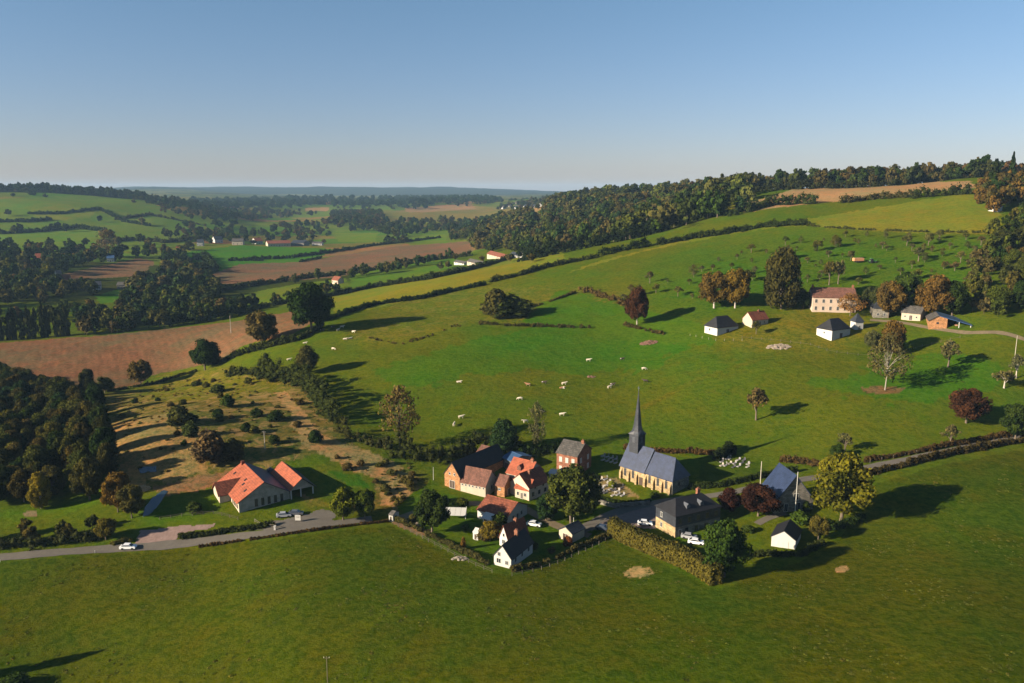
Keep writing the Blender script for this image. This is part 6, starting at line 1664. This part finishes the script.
# left valley
LV = gpoly([(-60, 258), (0, 254), (60, 252), (100, 256), (140, 256), (175, 250), (200, 254), (186, 266), (160, 262), (140, 258), (66, 272), (60, 280), (-60, 280)])
wood(LV, 22, (12, 18), (.7, 1), VC, ['round', 'tall', 'wide'], 'tree in the shade below the left hill fields', 'trees below the left hill fields')
wood(gpoly([(-60, 282), (50, 282), (60, 288), (110, 292), (96, 296), (60, 298), (-60, 300)]), 16, (11, 16), (.6, .9), VC, ['round', 'tall'], 'tree among the houses of the left valley', 'trees among the left valley houses')
wood(gpoly([(225, 300), (290, 296), (330, 288), (345, 284), (340, 292), (290, 303), (240, 310)]), 14, (7, 12), (.7, 1), VC, ['round'], 'hedgerow tree of the middle valley strips', 'hedgerow trees of the middle valley')
wood(gpoly([(290, 283), (350, 273), (400, 264), (440, 258), (455, 258), (400, 272), (340, 281), (300, 288)]), 13, (8, 14), (.7, 1), MC, ['round', 'wide'], 'tree of the clumps below the pink ploughed strip', 'trees below the pink strip')
wood(gpoly([(395, 246), (440, 237), (480, 232), (540, 240), (560, 250), (520, 254), (480, 252), (470, 246), (430, 240), (400, 250)]), 14, (10, 16), (.7, 1), MC, ['round', 'wide'], 'tree of the copse above the hamlet', 'trees above the hamlet')
for px, py in [(526, 259), (531, 262), (482, 262), (448, 268), (440, 270), (456, 260), (509, 262), (545, 256), (552, 254)]:
    p = gp(px, py); h = random.uniform(6, 9); plant('round', p[0], p[1], h, h, random.choice(MC), 'garden tree among the houses of the hamlet', group='garden trees of the hamlet', lod=1)
for px, py in [(0, 250), (10, 247), (30, 252), (50, 247), (70, 250), (86, 246), (118, 246), (150, 248), (15, 234), (20, 232), (52, 231), (58, 230), (66, 232), (100, 222), (142, 225), (186, 228), (112, 240), (140, 244), (8, 216)]:
    p = gp(px, py); h = random.uniform(12, 18); plant(random.choice(['round', 'wide']), p[0], p[1], h, h, random.choice(VC), 'single tree dotted over the left hill fields', group='trees dotted over the left hill', lod=1)

flush_trees()
# hedgerow trees between the fields of the far plain
it = []
for k_ in range(2):
    for n_ in range(-30, 45):
        for s_ in np.arange(-30, 45, .085):
            uu, vv = (n_, s_) if k_ == 0 else (s_, n_)
            # invert the field pattern roughly, then settle on the boundary
            X_ = (uu * 210 * .86 - vv * 150 * .5); Y_ = (uu * 210 * .5 + vv * 150 * .86)
            if not (900 < Y_ < 3700 and -1.0 < X_ / Y_ < .22): continue
            for _ in range(5):
                cu, cv = cell_uv(X_, Y_); du, dv = (uu - cu) * 210, (vv - cv) * 150
                X_ += du * .86 - dv * .5; Y_ += du * .5 + dv * .86
            if not (1060 < Y_ < 3500 and -.8 < X_ / Y_ < .2) or rng.random() > (.62 if Y_ < 2200 else .45): continue
            it.append((X_, Y_))
it = np.array(it); ok_ = np.ones(len(it), bool)
for q_ in AVOID + [gpoly([(0, 199), (100, 196), (200, 222), (215, 238), (170, 246), (100, 250), (0, 252), (-200, 250), (-200, 210)])]: ok_ &= ~inpoly(it[:, 0], it[:, 1], q_)
fvt = [(gp(px, py)[0] + rng.normal(0, 12), gp(px, py)[1] - rng.uniform(8, 30)) for px, py in fv for _ in range(3)]
mass(items(fvt, (7, 12), (.9, 1.3), FC), 'village_trees', 'trees among the houses of the far villages', 'trees')
mass(items(it[ok_], (7, 14), (.9, 1.4), FC + MC[:3]), 'hedgerow_trees', 'hedgerow trees between the small fields of the far plain', 'trees')
hedge(reg(680, 1000, [800, 770, 780], 801)[:6], 7, 8, (.035, .04, .02), 'dense undergrowth along the foot of the skyline wood', world_pts=True, step=3)
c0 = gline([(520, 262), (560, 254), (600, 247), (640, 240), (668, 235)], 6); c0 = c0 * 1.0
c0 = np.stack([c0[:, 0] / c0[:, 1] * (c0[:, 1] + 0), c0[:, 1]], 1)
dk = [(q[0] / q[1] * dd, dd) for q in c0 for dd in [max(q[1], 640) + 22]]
hedge(dk, 11, 10, (.018, .028, .014), 'tree belt along the lower edge of the middle woods, their shade put into its dark colour', name='wood_shade_belt', cat='tree belt', world_pts=True, step=3)  # belt added in near black to stand for the woods' shaded foot
# tufts of longer grass over the near field
it = []
for x_, y_ in scatter(gpoly([(-40, 575), (100, 560), (330, 535), (392, 530), (486, 576), (512, 580), (610, 548), (716, 594), (860, 560), (900, 480), (1024, 455), (1100, 560), (1100, 690), (-40, 690)]), 1.6):
    if math.sin(x_ * .21 + 1) + math.sin(y_ * .17 + x_ * .06) + .7 * math.sin(x_ * .7 - y_ * .5) > .55 and rng.random() < .75:
        h = random.uniform(.2, .45); it.append(('tuft', x_, y_, h, h * random.uniform(1.5, 3), random.choice([(.09, .10, .02), (.075, .09, .016), (.11, .10, .025), (.12, .12, .025)])))
for x_, y_ in scatter(gpoly([(400, 440), (420, 380), (560, 330), (700, 345), (1000, 360), (1000, 430), (860, 452), (720, 445), (600, 438)]), 2.6):
    if math.sin(x_ * .15 + 1) + math.sin(y_ * .13 + x_ * .06) > .35 and rng.random() < .6:
        h = random.uniform(.15, .45); it.append(('tuft', x_, y_, h, h * random.uniform(1.5, 3), random.choice([(.07, .09, .015), (.05, .075, .012), (.09, .085, .02)])))
mass(it, 'grass_tufts', 'tufts of longer grass scattered over the pastures', 'grass')
# rough grass and tufts of the scrubland, one object
it = []
for P, sp_, hr_ in ((gpoly([(95, 400), (200, 376), (290, 380), (320, 410), (350, 450), (250, 462), (190, 470), (120, 480), (105, 440)]), 4.0, (.35, 1.0)), (gpoly([(330, 455), (420, 465), (428, 500), (390, 506), (372, 480)]), 2.6, (.3, .9))):
    for x_, y_ in scatter(P, sp_):
        if rng.random() < .7 and math.sin(x_ * .31) + math.sin(y_ * .23 + x_ * .1) > -.2: h = random.uniform(*hr_); it.append(('bush', x_, y_, h, h * random.uniform(1.4, 2.6), random.choice([(.16, .13, .04), (.08, .09, .03), (.20, .14, .06), (.10, .09, .03)])))
mass(it, 'rough_scrub', 'knee-high tufts of rough grass and bramble over the sandy scrubland', 'scrub')

# ------------------------------------------------------------ haze: one closed box of thin air
m, nt, out = new_mat("haze")
v = nt.nodes.new("ShaderNodeVolumePrincipled")
v.inputs['Color'].default_value = (.42, .68, 1.0, 1); v.inputs['Density'].default_value = 4.8e-5; v.inputs['Anisotropy'].default_value = 0
nt.links.new(v.outputs[0], out.inputs['Volume'])
zb = float(GZ.min()) - 1.5; zt = max(float(GZ.max()) + 45, 150)
b = MB(); b.box(-26500, 26500, -60, 12300, zb, zt)
o = b.build('haze', m); o['kind'] = 'stuff'
for o in bpy.data.objects:
    if '_L' in o: del o['_L']
